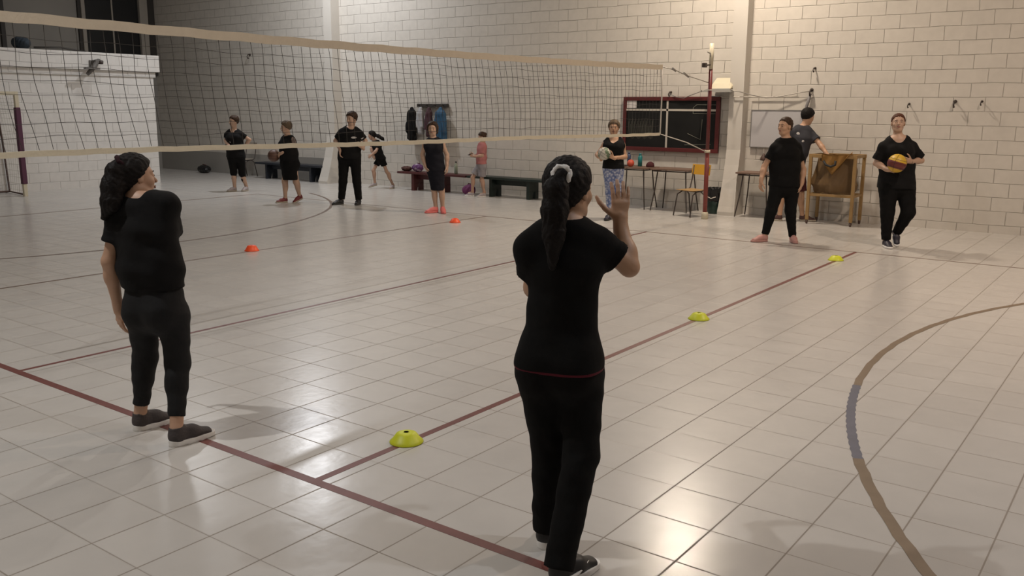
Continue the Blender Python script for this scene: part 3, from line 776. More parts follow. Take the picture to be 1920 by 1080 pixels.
J['bob']=((8.9, 3.95),dict(H=(-0.107,-0,1.416), N=(-0.099,-0,1.264), C=(-0.101,-0,1.148), P=(-0.059,0,0.735), shA=(-0.245,-0,1.201), shB=(0.063,-0,1.212), elA=(-0.287,0.03,0.984), elB=(0.131,0.03,0.987), wrA=(-0.238,-0.03,0.799), wrB=(0.134,-0.02,0.801), haA=(-0.201,-0.05,0.701), haB=(0.142,-0.03,0.675), hipA=(-0.132,-0,0.716), hipB=(0.004,-0,0.717), knA=(-0.089,-0.02,0.391), knB=(0.039,-0.02,0.392), anA=(-0.066,-0,0.097), anB=(0.053,-0,0.088), toA=(-0.177,-0.204,0), toB=(0.049,-0.42,0)))
J['pinkgirl']=((11.2, 5.6),dict(H=(0.597,0,1.196), N=(0.597,0,1.08), C=(0.586,-0,0.985), P=(0.575,0,0.633), shA=(0.551,0.08,1.023), shB=(0.642,-0.08,1.031), elA=(0.541,0.05,0.844), elB=(0.601,-0.12,0.832), wrA=(0.435,0,0.824), wrB=(0.451,-0.12,0.82), haA=(0.382,0,0.834), haB=(0.397,-0.1,0.829), hipA=(0.541,0.05,0.598), hipB=(0.609,-0.05,0.605), knA=(0.401,0.03,0.383), knB=(0.587,-0.03,0.335), anA=(0.4,0.05,0.111), anB=(0.641,-0.03,0.099), toA=(0.278,0.529,0), toB=(0.517,0.088,0)))
J['whiteball']=((9.95, 1.15),dict(H=(-0.008,-0,1.472), N=(-0.004,-0,1.337), C=(-0.001,0,1.219), P=(0.001,0,0.853), shA=(-0.155,0,1.243), shB=(0.144,-0,1.237), elA=(-0.26,0.02,1.046), elB=(0.186,0,1.016), wrA=(-0.206,-0.15,0.997), wrB=(-0.025,-0.2,1.009), haA=(-0.176,-0.24,1.119), haB=(-0.134,-0.26,1.062), hipA=(-0.075,-0,0.818), hipB=(0.08,-0,0.82), knA=(-0.047,0,0.449), knB=(0.091,0,0.45), anA=(-0.037,0,0.084), anB=(0.119,0,0.103), toA=(-0.094,-0.238,0), toB=(0.113,-0.226,0)))
J['rightblack']=((9.27, -1.88),dict(H=(-0.007,0,1.559), N=(0.018,0,1.404), C=(0.012,-0,1.269), P=(0.03,-0,0.789), shA=(-0.134,-0,1.318), shB=(0.181,-0,1.327), elA=(-0.244,0.03,1.016), elB=(0.287,0.03,0.983), wrA=(-0.301,-0.06,0.842), wrB=(0.259,-0.03,0.801), haA=(-0.319,-0.08,0.7), haB=(0.224,-0.06,0.644), hipA=(-0.054,-0,0.745), hipB=(0.142,0,0.747), knA=(-0.126,-0.02,0.427), knB=(0.136,-0.02,0.429), anA=(-0.186,-0,0.087), anB=(0.197,-0,0.053), toA=(-0.318,-0.019,0), toB=(0.096,-0.386,0)))
J['cartman']=((11.6, -1.12),dict(H=(0.271,-0,1.669), N=(0.213,-0,1.526), C=(0.179,-0,1.409), P=(0.095,0,0.9), shA=(0.064,0,1.475), shB=(0.34,-0.05,1.428), elA=(0.033,0.1,1.235), elB=(0.429,-0.18,1.249), wrA=(0.23,0.15,1.106), wrB=(0.498,-0.33,1.106), haA=(0.38,0.2,1.062), haB=(0.549,-0.42,1.012), hipA=(0.02,0,0.865), hipB=(0.174,-0,0.866), knA=(-0.057,-0,0.47), knB=(0.238,-0,0.455), anA=(-0.076,-0,0.106), anB=(0.29,0,0.091), toA=(-0.161,0.074,0), toB=(0.416,-0.034,0)))
J['yellowball']=((9.75, -3.22),dict(H=(-0.032,-0,1.617), N=(-0.017,-0,1.454), C=(-0.005,-0,1.317), P=(0.019,-0,0.833), shA=(-0.216,-0,1.35), shB=(0.2,-0,1.353), elA=(-0.25,0.05,1.099), elB=(0.334,0.05,1.138), wrA=(-0.179,-0.15,1.029), wrB=(0.114,-0.15,1.134), haA=(-0.105,-0.24,1.009), haB=(-0.021,-0.25,1.159), hipA=(-0.083,-0,0.797), hipB=(0.141,-0,0.799), knA=(-0.079,-0.03,0.464), knB=(0.164,-0.1,0.473), anA=(-0.053,-0,0.077), anB=(0.094,0.05,0.171), toA=(-0.17,-0.335,0), toB=(-0.002,-0.08,0.01)))
def vest(root, j, face, s):
    B = Body(); torso(B, j, face, (.165, .13, .165, .13, .155, .12), .017, 1.1, s, .02); N = j['N']
    B.cap(N-np.array([0, 0, .03]), N+np.array([0, 0, .14]), .075, .10, .012, 's')
    for k in ('A', 'B'):
        sh = j['sh'+k]; out = nrm((sh-N)*np.array([1, 1, 0])); B.ell(sh+out*.05-np.array([0, 0, .03]), (.06, .06, .10), k=.01, op='s')
    B.plane((0, 0, .78), (0, 0, -1))
    add('vest', B.mesh('vest', .009), CL['black'], root)
def person(key, label, face, headdeg, headpitch=0, headroll=0, s=1.0, fem=1.0, dims=(.15, .10, .125, .09, .14, .10), legs=(.078, .052, .034),
           skin='mid', hairs=('short', 'grey'), chain=None, tie=None, hands=None, feet=None, top=None, bottom=None, h=.007, hc=.009, facep=True, group=None, extra=None):
    G, j = J[key]; j = {k: np.array(v, float) for k, v in j.items()}
    for k in ('shA', 'shB'): j[k] = j[k]-np.array([0, 0, .030*s])+(j['N']-j[k])*np.array([.10, .10, 0])
    root = empty('person', (G[0], G[1], 0), ROT, label, 'person', group)
    hd = frame(headdeg, headpitch, headroll); H = j['H']
    Fv = np.array([math.cos(math.radians(face)), math.sin(math.radians(face)), 0])
    rt, rk, rh = legs
    # body -------------------------------------------------
    B = Body(); torso(B, j, face, dims, 0.0, fem, s)
    head(B, H, hd, s)
    B.cap(j['N']-np.array([0, 0, .03]), H-hd[2]*.07*s-hd[0]*.015*s, .054*s, .050*s, .03)
    for k in ('A', 'B'):
        sh, el, wr, ha = j['sh'+k], j['el'+k], j['wr'+k], j['ha'+k]
        B.cap(sh, el, .043*s, .036*s, .03); d = nrm(wr-el)
        B.cap(el, el+(wr-el)*.35, .037*s, .039*s, .02); B.cap(el+(wr-el)*.3, wr, .039*s, .024*s, .02)
        n, t, curl = hands[k][:3]; hand(B, wr, ha, n, t, s*(hands[k][3] if len(hands[k]) > 3 else 1.0), curl, *(hands[k][4:]))
        hp, kn, an = j['hip'+k], j['kn'+k], j['an'+k]
        B.cap(hp, kn, rt-.012, rk-.006, .03); B.cap(kn, an, rk-.008, .034*s, .03)
        B.ell(kn+(an-kn)*.30-Fv*.018*s, (.046*s, .050*s, .10*s), k=.03)
        fd = math.radians(feet[k][0]); fv = np.array([math.cos(fd), math.sin(fd), 0]); pt = feet[k][1] if len(feet[k]) > 1 else 0
        fv2 = np.array([fv[0]*math.cos(pt), fv[1]*math.cos(pt), -math.sin(pt)])
        dn = np.array([-fv[0]*math.sin(pt), -fv[1]*math.sin(pt), -math.cos(pt)])
        B.cap(an, an+dn*.035*s-fv2*.005, .032*s, .026*s, .02); B.cap(an+dn*.035*s, an+dn*.050*s+fv2*.11*s, .028*s, .017*s, .02)
    add('body', B.mesh('body', h), SKIN[skin], root)
    if facep: face_parts(root, H, hd, s, HAIR[hairs[1]])
    ch = None
    if chain: ch = [(j[c] if isinstance(c, str) else np.array(c), r) for c, r in chain]
    tt = None
    if tie: tt = ((j[tie[0]] if isinstance(tie[0], str) else tie[0]), tie[1], tie[2], tie[3])
    hair(root, H, hd, s, hairs[0], HAIR[hairs[1]], ch, tt, h)
    # shirt ------------------------------------------------
    T = dict(mat='black', sleeve=.55, hem=.0, loose=.0, off=.012, neck=.066, srad=.058, neckdrop=.0); T.update(top or {})
    B = Body(); torso(B, j, face, dims, T['off'], fem, s, T['loose'])
    for k in ('A', 'B'):
        if T['sleeve'] > 0:
            sh, el = j['sh'+k], j['el'+k]; q = sh+(el-sh)*T['sleeve']
            B.cap(sh, q, .044*s+T['off'], T['srad']*s, .03, flat=True, wr=.002)
    if T.get('length'): # lower part of a long top
        B.ecap(j['P'], j['P']-np.array([0, 0, T['length']]), dims[0]+T['off']+.006, dims[1]+T['off']+.006, dims[0]+T['off']+.008, dims[1]+T['off']+.01, np.array([Fv[1], -Fv[0], 0]), .03)
    N = j['N']; nk = T['neck']*s
    B.cap(N+Fv*T['neckdrop']*.6-np.array([0, 0, T['neckdrop']])+np.array([0, 0, .02]), N+np.array([0, 0, .14]), nk, nk+.03, .012, 's')
    if T['sleeve'] <= 0:
        for k in ('A', 'B'):
            sh = j['sh'+k]; out = nrm((sh-N)*np.array([1, 1, 0])); c = sh+out*.055*s-np.array([0, 0, .02])
            B.ell(c, (.055*s, .055*s, .085*s), k=.01, op='s')
    B.plane((0, 0, T['hem']), (0, 0, -1))
    amp = T.get('fold', .003)
    ev0 = B.ev
    def folds(p):
        return amp*(np.sin(p[:, 0]*38+p[:, 2]*11+3*np.sin(p[:, 2]*9))*.6+np.sin(p[:, 2]*55+p[:, 0]*17+p[:, 1]*23)*.5)
    B.ev = lambda p, mg: ev0(p, mg)+folds(p).astype(np.float32)
    st = add('shirt', B.mesh('shirt', hc), CL[T['mat']], root)
    # trousers ---------------------------------------------
    Q = dict(mat='black2', frac=.93, off=.008, waist=None, top=None, style='legs', rhem=None); Q.update(bottom or {})
    B = Body(); o = Q['off']; hw, hdp = dims[0], dims[1]; R = np.array([Fv[1], -Fv[0], 0]); P = j['P']
    torso(B, j, face, dims, o, 0, s)
    if Q['style'] == 'skirt':
        km = (j['knA']+j['knB'])/2; km[2] = Q['frac']
        B.ecap(P, km, hw+o, hdp+o, Q['rhem'], Q['rhem']*.8, R, .04); B.plane(km, (0, 0, -1))
    else:
        for k in ('A', 'B'):
            hp, kn, an = j['hip'+k], j['kn'+k], j['an'+k]; f = Q['frac'] if not isinstance(Q['frac'], tuple) else Q['frac'][k == 'B']
            if Q['style'] == 'legs':
                e = kn+(an-kn)*f; B.cap(hp, kn, rt+o, rk+o, .035)
                rr = Q['rhem'] or rh
                B.ell(kn+(an-kn)*.28-Fv*.014*s, (.047*s+o, .050*s+o, .10*s+o), k=.03)
                B.cap(kn, e, rk+o, rr, .025, flat=True, wr=.002)
            else:  # shorts that end on the thigh
                e = hp+(kn-hp)*f; B.cap(hp, e, rt+o+.006, (rt+rk)/2+o+.016, .03, flat=True, wr=.002)
    B.plane((0, 0, Q['waist'] or P[2]+.17), (0, 0, 1))
    ev1 = B.ev; am = Q.get('fold', .0022)
    B.ev = lambda p, mg: ev1(p, mg)+(am*(np.sin(p[:, 2]*46+p[:, 0]*21+2*np.sin(p[:, 0]*30))*.6+np.sin(p[:, 2]*90+p[:, 1]*37)*.35)).astype(np.float32)
    add({'skirt': 'skirt', 'legs': 'trousers', 'shorts': 'shorts'}[Q['style']], B.mesh('trousers', hc), CL[Q['mat']], root)
    if Q.get('band'):
        me = st.data; me.materials.append(CL['pinkline'])
        for f in me.polygons:
            if f.center[2] < T['hem']+.011: f.material_index = 1
    for k in ('A', 'B'):
        fe = feet[k]; sz = feet.get('size', 1.0)*s
        an = j['an'+k]
        shoe(root, an, fe[0], sz, SH[feet['up']], SH[feet['sole']], feet.get('near', False), fe[1] if len(fe) > 1 else 0.0, fe[2] if len(fe) > 2 else 0.0,
             SH['laces'] if feet.get('laces') else None, SH['whitesole'] if feet.get('logo') else None)
    if extra: extra(root, j, hd, st)
    return root

UP = (0, 0, 1)
def patch(root, parent, c, n, w, h_, m, name):
    """small printed badge lying on cloth"""
    n = Vector(nrm(n).tolist()); q = n.to_track_quat('Z', 'Y').to_matrix(); mb = MB()
    mb.sphere(Vector(c), (w, h_, .004), q, 12); mb.build(name, m, parent)

person('left', 'woman from behind in charcoal leggings with long ponytail, left foreground', 72, 42, 0, 8, s=.98, fem=.8,
       dims=(.150, .105, .135, .10, .145, .105), legs=(.078, .056, .041), skin='mid', hairs=('tied', 'black'),
       chain=[('p0', .024), ('p1', .044), ('p2', .056), ('p3', .052), ('p4', .016)], tie=('p0', (-.7, -.2, -.5), .029, CL['darktie']),
       hands={'A': ((.75, .5, .1), (.75, -.65, -.1), .28), 'B': ((0, -1, 0), (0, 0, 1), .5)},
       feet={'A': (50,), 'B': (50,), 'up': 'greyshoe', 'sole': 'whitesole', 'near': True, 'laces': True, 'size': 1.06},
       top=dict(mat='black', sleeve=.60, hem=.84, loose=.034, off=.014, srad=.062, fold=.005, neck=.075, length=.05), bottom=dict(mat='char', frac=.80, rhem=.043), h=.0055, hc=.0065)
person('front', 'woman from behind with white scrunchie and raised right hand, centre foreground', 72, 50, 0, 0, s=1.0, fem=.9,
       dims=(.150, .110, .118, .088, .132, .10), legs=(.088, .060, .048), skin='tan', hairs=('tied', 'black'),
       chain=[('p0', .024), ('p1', .044), ('p2', .048), ('p3', .040), ('p4', .014)], tie=('p0', (.1, .9, -.3), .029, CL['scrunchie']),
       hands={'A': ((0, -1, 0), (0, 0, 1), .5), 'B': ((-.1, 1, .05), (-1, -.1, 0), .16, 1.03, .10, .85)},
       feet={'A': (75,), 'B': (42,), 'up': 'blackshoe', 'sole': 'whitesole', 'near': True, 'size': 1.0, 'logo': True},
       top=dict(mat='black2', sleeve=.62, hem=.795, loose=.0, off=.013, srad=.062, fold=.002, length=.06), bottom=dict(mat='black2', frac=(.985, 1.07), rhem=.058, band=True), h=.0055, hc=.0065)
def ex_capri(root, j, hd, st):
    F = np.array([math.cos(math.radians(-70)), math.sin(math.radians(-70)), 0])
    patch(root, st, j['P']+(j['N']-j['P'])*.62+F*.135+np.array([-.06, 0, -.04]), F, .05, .03, CL['white'], 'chest_print')
person('capri', 'woman in black capri leggings with one hand on her hip, farthest left', -80, -130, 0, 0, s=.98, fem=1.1,
       dims=(.165, .12, .150, .115, .155, .115), legs=(.090, .060, .045), skin='fair', hairs=('short', 'brown'),
       hands={'A': ((0, -.3, 1), (0, -1, .2), .5), 'B': ((-1, 0, 0), (0, 0, 1), .5)}, feet={'A': (-125,), 'B': (-100,), 'up': 'lightshoe', 'sole': 'gumsole'},
       top=dict(mat='black', sleeve=.55, hem=.72, loose=.02, neckdrop=.05, length=.03), bottom=dict(mat='black2', frac=.12, rhem=.060), extra=ex_capri)
def ex_bb(root, j, hd, st): pass
person('brownball', 'short-haired woman in black vest and shorts holding a brown ball', -135, -160, -5, 0, s=.96, fem=1.1,
       dims=(.165, .13, .165, .13, .155, .12), legs=(.085, .06, .048), skin='fair', hairs=('short', 'grey'),
       hands={'A': ((-.3, -.9, 0), (0, -.2, 1), .5), 'B': ((-.2, .9, .3), (0, .3, 1), .5)}, feet={'A': (-140,), 'B': (-130, .35), 'up': 'redshoe', 'sole': 'gumsole'},
       top=dict(mat='pattern', sleeve=.65, hem=.79, loose=.02, off=.006, neckdrop=.04), bottom=dict(mat='black2', frac=.43, style='skirt', rhem=.165, off=.014),
       extra=lambda root, j, hd, st: vest(root, j, -135, .96))

person('tall', 'tall short-haired person in black polo and long black trousers', -85, -120, -8, 0, s=1.04, fem=0,
       dims=(.190, .13, .185, .135, .185, .125), legs=(.100, .070, .058), skin='fair', hairs=('short', 'brown'),
       hands={'A': ((1, 0, 0), (0, -1, 0), .45), 'B': ((-.6, 0, .3), (0, -.3, 1), .5)}, feet={'A': (-130,), 'B': (-95,), 'up': 'blackshoe', 'sole': 'darksole'},
       top=dict(mat='black', sleeve=.72, hem=.84, loose=.01, srad=.064, neckdrop=.045, length=.04), bottom=dict(mat='black2', frac=.93, rhem=.062),
       extra=lambda root, j, hd, st: (patch(root, st, j['shB']+(j['elB']-j['shB'])*.45+np.array([.0, -.062, 0]), (0.2, -1, 0), .035, .045, CL['white'], 'sleeve_badge'),
                                      patch(root, st, j['P']+(j['N']-j['P'])*.66+np.array([.085, -.140, 0]), (0.1, -1, 0), .05, .02, CL['white'], 'chest_badge')))
person('darkgirl', 'girl in black shirt and shorts striding left by the far wall', 170, 180, -10, 0, s=.80, fem=0,
       dims=(.105, .078, .095, .072, .105, .078), legs=(.055, .040, .032), skin='child', hairs=('tied', 'black'),
       chain=[('p0', .026), ('p1', .040), ('p2', .036), ('p3', .012)], tie=('p0', (1, 0, -.3), .02, CL['darktie']),
       hands={'A': ((0, 0, -1), (-1, 0, 0), .4), 'B': ((0, 0, -1), (-1, 0, 0), .4)}, feet={'A': (185, .25, .02), 'B': (-110,), 'up': 'lightshoe', 'sole': 'gumsole'},
       top=dict(mat='black', sleeve=.6, hem=.66, loose=.01), bottom=dict(mat='black2', frac=.45, style='shorts'))
person('bob', 'woman with dark bobbed hair, black sleeveless top, black skirt and coral shoes', -92, -95, 0, 0, s=.99, fem=1.0,
       dims=(.140, .11, .125, .10, .135, .10), legs=(.080, .055, .045), skin='fair', hairs=('bob', 'brown'),
       hands={'A': ((.6, .2, 0), (.3, -1, 0), .4), 'B': ((-.6, .2, 0), (-.3, -1, 0), .4)}, feet={'A': (-145,), 'B': (-80,), 'up': 'coral', 'sole': 'coral', 'size': 1.05},
       top=dict(mat='navy', sleeve=0, hem=.72, loose=.012, neckdrop=.0, length=.03), bottom=dict(mat='navy', frac=.385, style='skirt', rhem=.115))
person('pinkgirl', 'girl in salmon pink t-shirt holding a dark phone by the bench', 180, 178, -25, 0, s=.82, fem=0,
       dims=(.105, .082, .10, .08, .105, .082), legs=(.062, .044, .034), skin='child', hairs=('bun', 'brown'),
       hands={'A': ((0, .2, 1), (0, -.4, .6), .6), 'B': ((0, .3, 1), (0, .4, .6), .6)}, feet={'A': (160,), 'B': (-150,), 'up': 'lightshoe', 'sole': 'whitesole'},
       top=dict(mat='pink', sleeve=.75, hem=.66, loose=.018), bottom=dict(mat='greyshort', frac=.72, style='shorts'))
person('whiteball', 'woman in black tank top and blue floral leggings holding a white ball', -97, -100, 0, 0, s=1.0, fem=1.15,
       dims=(.150, .115, .140, .11, .145, .11), legs=(.085, .058, .045), skin='tan', hairs=('short', 'grey'),
       hands={'A': ((.7, -.2, .2), (0, -.6, .8), .45), 'B': ((-.3, .4, .7), (-.2, -.4, .8), .5)}, feet={'A': (-115,), 'B': (-75,), 'up': 'navyshoe', 'sole': 'darksole'},
       top=dict(mat='black', sleeve=0, hem=.83, loose=.004, neckdrop=.10, length=.03), bottom=dict(mat='floral', frac=.92, rhem=.046))
person('rightblack', 'woman all in black with arms hanging, in front of the man at the cart', -106, -150, 0, 0, s=1.03, fem=1.15,
       dims=(.178, .135, .178, .135, .165, .12), legs=(.098, .066, .046), skin='tan', hairs=('crop', 'brown'),
       hands={'A': ((.5, .6, 0), (.3, -1, 0), .4), 'B': ((-.7, .3, 0), (-.3, -1, 0), .4)}, feet={'A': (-160,), 'B': (-95,), 'up': 'pinkshoe', 'sole': 'pinkshoe'},
       top=dict(mat='black2', sleeve=.62, hem=.76, loose=.012, srad=.066, length=.04), bottom=dict(mat='black2', frac=.95, rhem=.050))
def ex_cart(root, j, hd, st):
    F = np.array([math.cos(math.radians(55)), math.sin(math.radians(55)), 0]); R = np.array([F[1], -F[0], 0]); q = j['P']+(j['N']-j['P'])*.80
    patch(root, st, q-F*.125-R*.02, -F, .03, .03, CL['white'], 'back_print')
    patch(root, st, q-F*.137-R*.0-np.array([0, 0, .11]), -F, .095, .028, CL['white'], 'back_print')
person('cartman', 'man in dark grey t-shirt leaning over the wooden cart', 50, 25, -15, 0, s=1.04, fem=0,
       dims=(.150, .11, .150, .105, .175, .115), legs=(.090, .062, .05), skin='tan', hairs=('short', 'black'), 
       hands={'A': ((0, 0, -1), (0, 1, 0), .4), 'B': ((0, .2, -1), (-.4, .8, 0), .7)}, feet={'A': (154,), 'B': (-19,), 'up': 'brownshoe', 'sole': 'gumsole'},
       top=dict(mat='grey', sleeve=.62, hem=.86, loose=.016, srad=.066, length=.05), bottom=dict(mat='maroon', frac=.92, style='shorts'), extra=ex_cart)
person('yellowball', 'woman in black walking with a yellow and maroon ball, rightmost person', -108, -108, 8, 0, s=1.04, fem=1.25,
       dims=(.210, .15, .190, .14, .180, .13), legs=(.118, .080, .055), skin='fair', hairs=('crop', 'auburn'),
       hands={'A': ((.2, -.4, .9), (.1, -.9, .3), .5), 'B': ((-.8, -.3, .2), (0, -.3, 1), .5)}, feet={'A': (-95,), 'B': (-100, .75, .035), 'up': 'navyshoe', 'sole': 'whitesole'},
       top=dict(mat='black', sleeve=.78, hem=.78, loose=.012, srad=.070, neckdrop=.05, neck=.085, length=.05), bottom=dict(mat='black2', frac=.95, rhem=.058),
       extra=lambda root, j, hd, st: MB().tube([tuple(j['wrB']+np.array([.0+.001*i, .026*math.cos(i*math.pi/6), .026*math.sin(i*math.pi/6)])) for i in range(12)], .006, 6, close=True).build('wrist_watch', M['rubber'], root))

# ---------------------------------------------------------------- things along the wall
def bench(y0, y1, m, label, legs, top_z=.40, x0=11.62, x1=12.0):
    r = empty('bench', ((x0+x1)/2, (y0+y1)/2, 0), 0, label, 'bench', None); cy = (y0+y1)/2; w = (x1-x0)/2
    MB().box(-w, w, y0-cy, y1-cy, top_z-.045, top_z, bev=.008).build('seat', m, r)
    MB().box(-.02, .02, legs[0]-cy, legs[1]-cy, top_z-.16, top_z-.045, bev=.003).build('stretcher', m, r)
    for ly in legs:
        mb = MB(); h = top_z-.045; y = ly-cy
        for (a, b) in ((-w+.03, -.05), (.05, w-.03)):
            mb.quad_box([(a, y-.035, 0), (b, y-.035, 0), (b, y+.035, 0), (a, y+.035, 0), (a, y-.035, h*.45), (b+(.05 if b < 0 else 0), y-.035, h*.45), (b+(.05 if b < 0 else 0), y+.035, h*.45), (a, y+.035, h*.45)])
        mb.box(-w+.03, w-.03, y-.035, y+.035, h*.42, h, bev=.003)
        mb.build('leg', m, r)
    return r
bench(10.05, 12.45, M['bench_blue'], 'dark blue wooden bench against the block wall left of the far pillar', (10.42, 12.05))
bench(5.62, 7.55, M['bench_red'], 'dark red wooden bench under the hanging coats', (6.35, 7.12))
bench(3.50, 5.58, M['bench_green'], 'dark green wooden bench beside the red one', (4.05, 4.98))

# coats on a rail
rk = empty('coat_rack', (12.10, 6.95, 1.83), 0, 'dark wooden coat rail on the block wall', 'coat rack')
MB().box(-.03, .04, -.46, .40, -.05, .02, bev=.006).build('rail', M['frame_dark'], rk)
for k in range(4):
    y = .32-k*.23
    MB().tube([(-.03, y, -.01), (-.08, y, -.015), (-.10, y, .01)], .008, 6).build('hook', M['metal_dark'], rk)
def coat(y, w, z0, z1, m, label, cat='jacket', name='hanging_jacket', dx=0.0):
    r = empty(name, (12.02, y, z1), 0, label, cat, None)
    B = Body(); h = z1-z0
    B.ecap((0, 0, -.05), (0, 0, -.16), .05, .03, w*.75, .06, (0, 1, 0), .05)
    B.ecap((0, 0, -.16), (dx, dx*2, -h+.05), w*.75, .06, w, .07, (0, 1, 0), .05)
    for g in (-1, 1): B.cap((-.01, g*w*.6, -.14), (-.03, g*w*.95, -h*.72), .035, .045, .03)
    B.plane((.10, 0, 0), (1, 0, 0)); B.plane((0, 0, -h), (0, 0, -1))
    ev0 = B.ev
    B.ev = lambda p, mg: ev0(p, mg)+(.009*np.sin(p[:, 1]*75+3*np.sin(p[:, 2]*8))*np.clip(-p[:, 2]*3, 0, 1)).astype(np.float32)
    add('cloth', B.mesh('cloth', .010), m, r)
    return r
coat(7.45, .13, 1.06, 1.80, CL['black'], 'black jacket hanging leftmost on the coat rail', dx=.0)
coat(7.19, .075, 1.20, 1.80, mat('pale_grey_cloth', (.36, .36, .37), .85), 'pale grey shirt hanging on the coat rail', 'shirt', 'hanging_shirt')
coat(6.95, .075, 1.15, 1.80, mat('plum_cloth', (.055, .022, .030), .85), 'dark plum shirt hanging in the middle of the coat rail', 'shirt', 'hanging_shirt')
coat(6.62, .16, 1.05, 1.80, mat('bright_blue_cloth', (.018, .075, .15), .7), 'bright blue jacket hanging rightmost on the coat rail')

# things on and under the benches
def bag(name, pos, r3, m, label, cat, seed=0, handle=True):
    r = empty(name, pos, 0, label, cat); B = Body(); rnd = random.Random(seed)
    B.ell((0, 0, r3[2]*.9), r3, k=.03)
    for i in range(4): B.ell((rnd.uniform(-.5, .5)*r3[0], rnd.uniform(-.6, .6)*r3[1], r3[2]*rnd.uniform(.7, 1.2)), tuple(x*.62 for x in r3), k=.03)
    B.plane((0, 0, 0), (0, 0, -1)); ev0 = B.ev
    B.ev = lambda p, mg: ev0(p, mg)+(.006*np.sin(p[:, 0]*60)*np.sin(p[:, 1]*70+p[:, 2]*40)).astype(np.float32)
    add('bag_body', B.mesh('bag_body', .009), m, r)
    if handle:
        t = r3[2]*1.7
        MB().tube([(0, -r3[1]*.5, t*.85), (0, -r3[1]*.3, t*1.15), (0, r3[1]*.2, t*1.2), (0, r3[1]*.45, t*.9)], .010, 8).build('handle', CL['maroon'], r)
    return r
def purple_pattern():
    m = mat('purple_white_print', (.3, .2, .35), .7); nt = m.node_tree; N = nt.nodes; v = N.new('ShaderNodeTexVoronoi'); v.inputs['Scale'].default_value = 14
    tc = N.new('ShaderNodeTexCoord'); nt.links.new(tc.outputs['Object'], v.inputs['Vector']); cr = N.new('ShaderNodeValToRGB')
    cr.color_ramp.elements[0].color = (.50, .42, .50, 1); cr.color_ramp.elements[0].position = .25; cr.color_ramp.elements[1].color = (.10, .03, .12, 1); cr.color_ramp.elements[1].position = .6
    nt.links.new(v.outputs['Distance'], cr.inputs[0]); nt.links.new(cr.outputs[0], N['Principled BSDF'].inputs['Base Color']); return m
bag('handbag', (11.80, 7.08, .402), (.09, .13, .09), purple_pattern(), 'purple and white patterned bag on the left end of the red bench', 'bag', 1)
bag('crumpled_sweater', (11.80, 7.42, .402), (.10, .11, .055), mat('brown_red_cloth', (.075, .030, .024), .85), 'dark brown-red garment heaped on the end of the red bench', 'sweater', 2, False)
bag('backpack', (11.62, 5.50, 0), (.09, .14, .12), mat('magenta_cloth', (.16, .03, .11), .75), 'magenta backpack on the floor behind the girl in pink', 'bag', 3)
bag('ball_bag', (11.85, 14.9, 0), (.15, .22, .11), M['bag_black'], 'black bag lying on the floor in the dark passage', 'bag', 4)
bag('cloth_bundle', (6.55, 13.22, 2.89), (.16, .24, .13), mat('dark_blue_cloth', (.022, .034, .048), .8), 'dark blue bundle on the edge of the gallery', 'bundle', 5, False)
b = empty('water_bottle', (11.84, 6.05, .40), 0, 'clear green-tinted bottle standing on the red bench', 'bottle')
MB().lathe([(0, 0), (.038, .002), (.040, .02), (.040, .15), (.034, .18), (.015, .22), (.014, .235), (0, .235)], 20).build('bottle_body', mat('green_tinted_plastic', (.30, .34, .26), .2, spec=.6), b)
MB().lathe([(0, .235), (.017, .235), (.017, .262), (0, .262)], 16).build('cap', M['frame_dark'], b)

# chalkboard with its frame, painted court diagram and a paper
cb = empty('chalkboard', (12.12, 1.25, 1.05), 0, 'wide black chalkboard in a dark red frame with a court drawn in white', 'chalkboard')
MB().box(-.02, .02, -.90, .92, .04, .87).build('slate', M['board_black'], cb)
mb = MB()
for (a, b_, c_, d) in ((-.94, .96, -.03, .04), (-.94, .96, .87, .94), (-.94, -.87, .04, .87), (.90, .96, .04, .87)): mb.box(-.04, .02, a, b_, c_, d, bev=.008)
mb.build('frame', M['board_frame'], cb)
MB().box(-.028, -.020, -.87, .90, .69, .725).box(-.028, -.020, .045, .080, .02, .93).build('court_diagram', M['chalk'], cb)
mb = MB()
for q in (((-.44, .65), (-.44, .75), (-.50, .80), (-.86, .80)), ((-.44, .65), (-.86, .65)), ((-.80, .12), (-.30, .10)), ((-.62, .55), (-.60, .20), (-.35, .30))):
    mb.tube([(-.022, y, z) for y, z in q], .006, 4)
mb.build('chalk_drawing', M['chalk_dim'], cb); mb = MB()
for i in range(26): mb.tube([(-.022, .85-i*.02, .20+.02*math.sin(i)), (-.022, .84-i*.02, .5+.06*math.sin(i*2.1))], .0016, 3)
mb.build('chalk_writing', M['chalk_dim'], cb)
pp = MB().box(-.003, 0, -.10, .10, 0, .15, bev=.001).build('paper_sheet', M['paper'], None, (12.098, 2.04, 1.79)); tag(pp, 'white paper sheet in the upper left corner of the chalkboard', 'paper')
# whiteboard
wb = empty('whiteboard', (12.12, -.70, 1.16), 0, 'pale whiteboard with thin metal edge behind the woman in black', 'whiteboard')
MB().box(-.012, .02, -.43, .43, 0, .60).build('panel', M['whiteboard'], wb)
mb = MB()
for (a, b_, c_, d) in ((-.445, .445, -.015, 0), (-.445, .445, .60, .615), (-.445, -.43, 0, .60), (.43, .445, 0, .60)): mb.box(-.02, .02, a, b_, c_, d, bev=.003)
mb.build('edge', M['alu'], wb)
# bell shaped thing hanging below the whiteboard
hb = empty('hanging_bell', (12.09, -.52, .93), 0, 'small dark bell-shaped thing hanging on the wall under the whiteboard', 'bell')
MB().lathe([(0, 0), (.05, .005), (.055, .02), (.045, .06), (.022, .09), (.012, .12), (0, .125)], 16).build('bell_body', M['brown_metal'], hb)
MB().tube([(0, 0, .12), (.02, .01, .18), (.03, .01, .22)], .003, 5).build('string', M['cord_white'], hb)

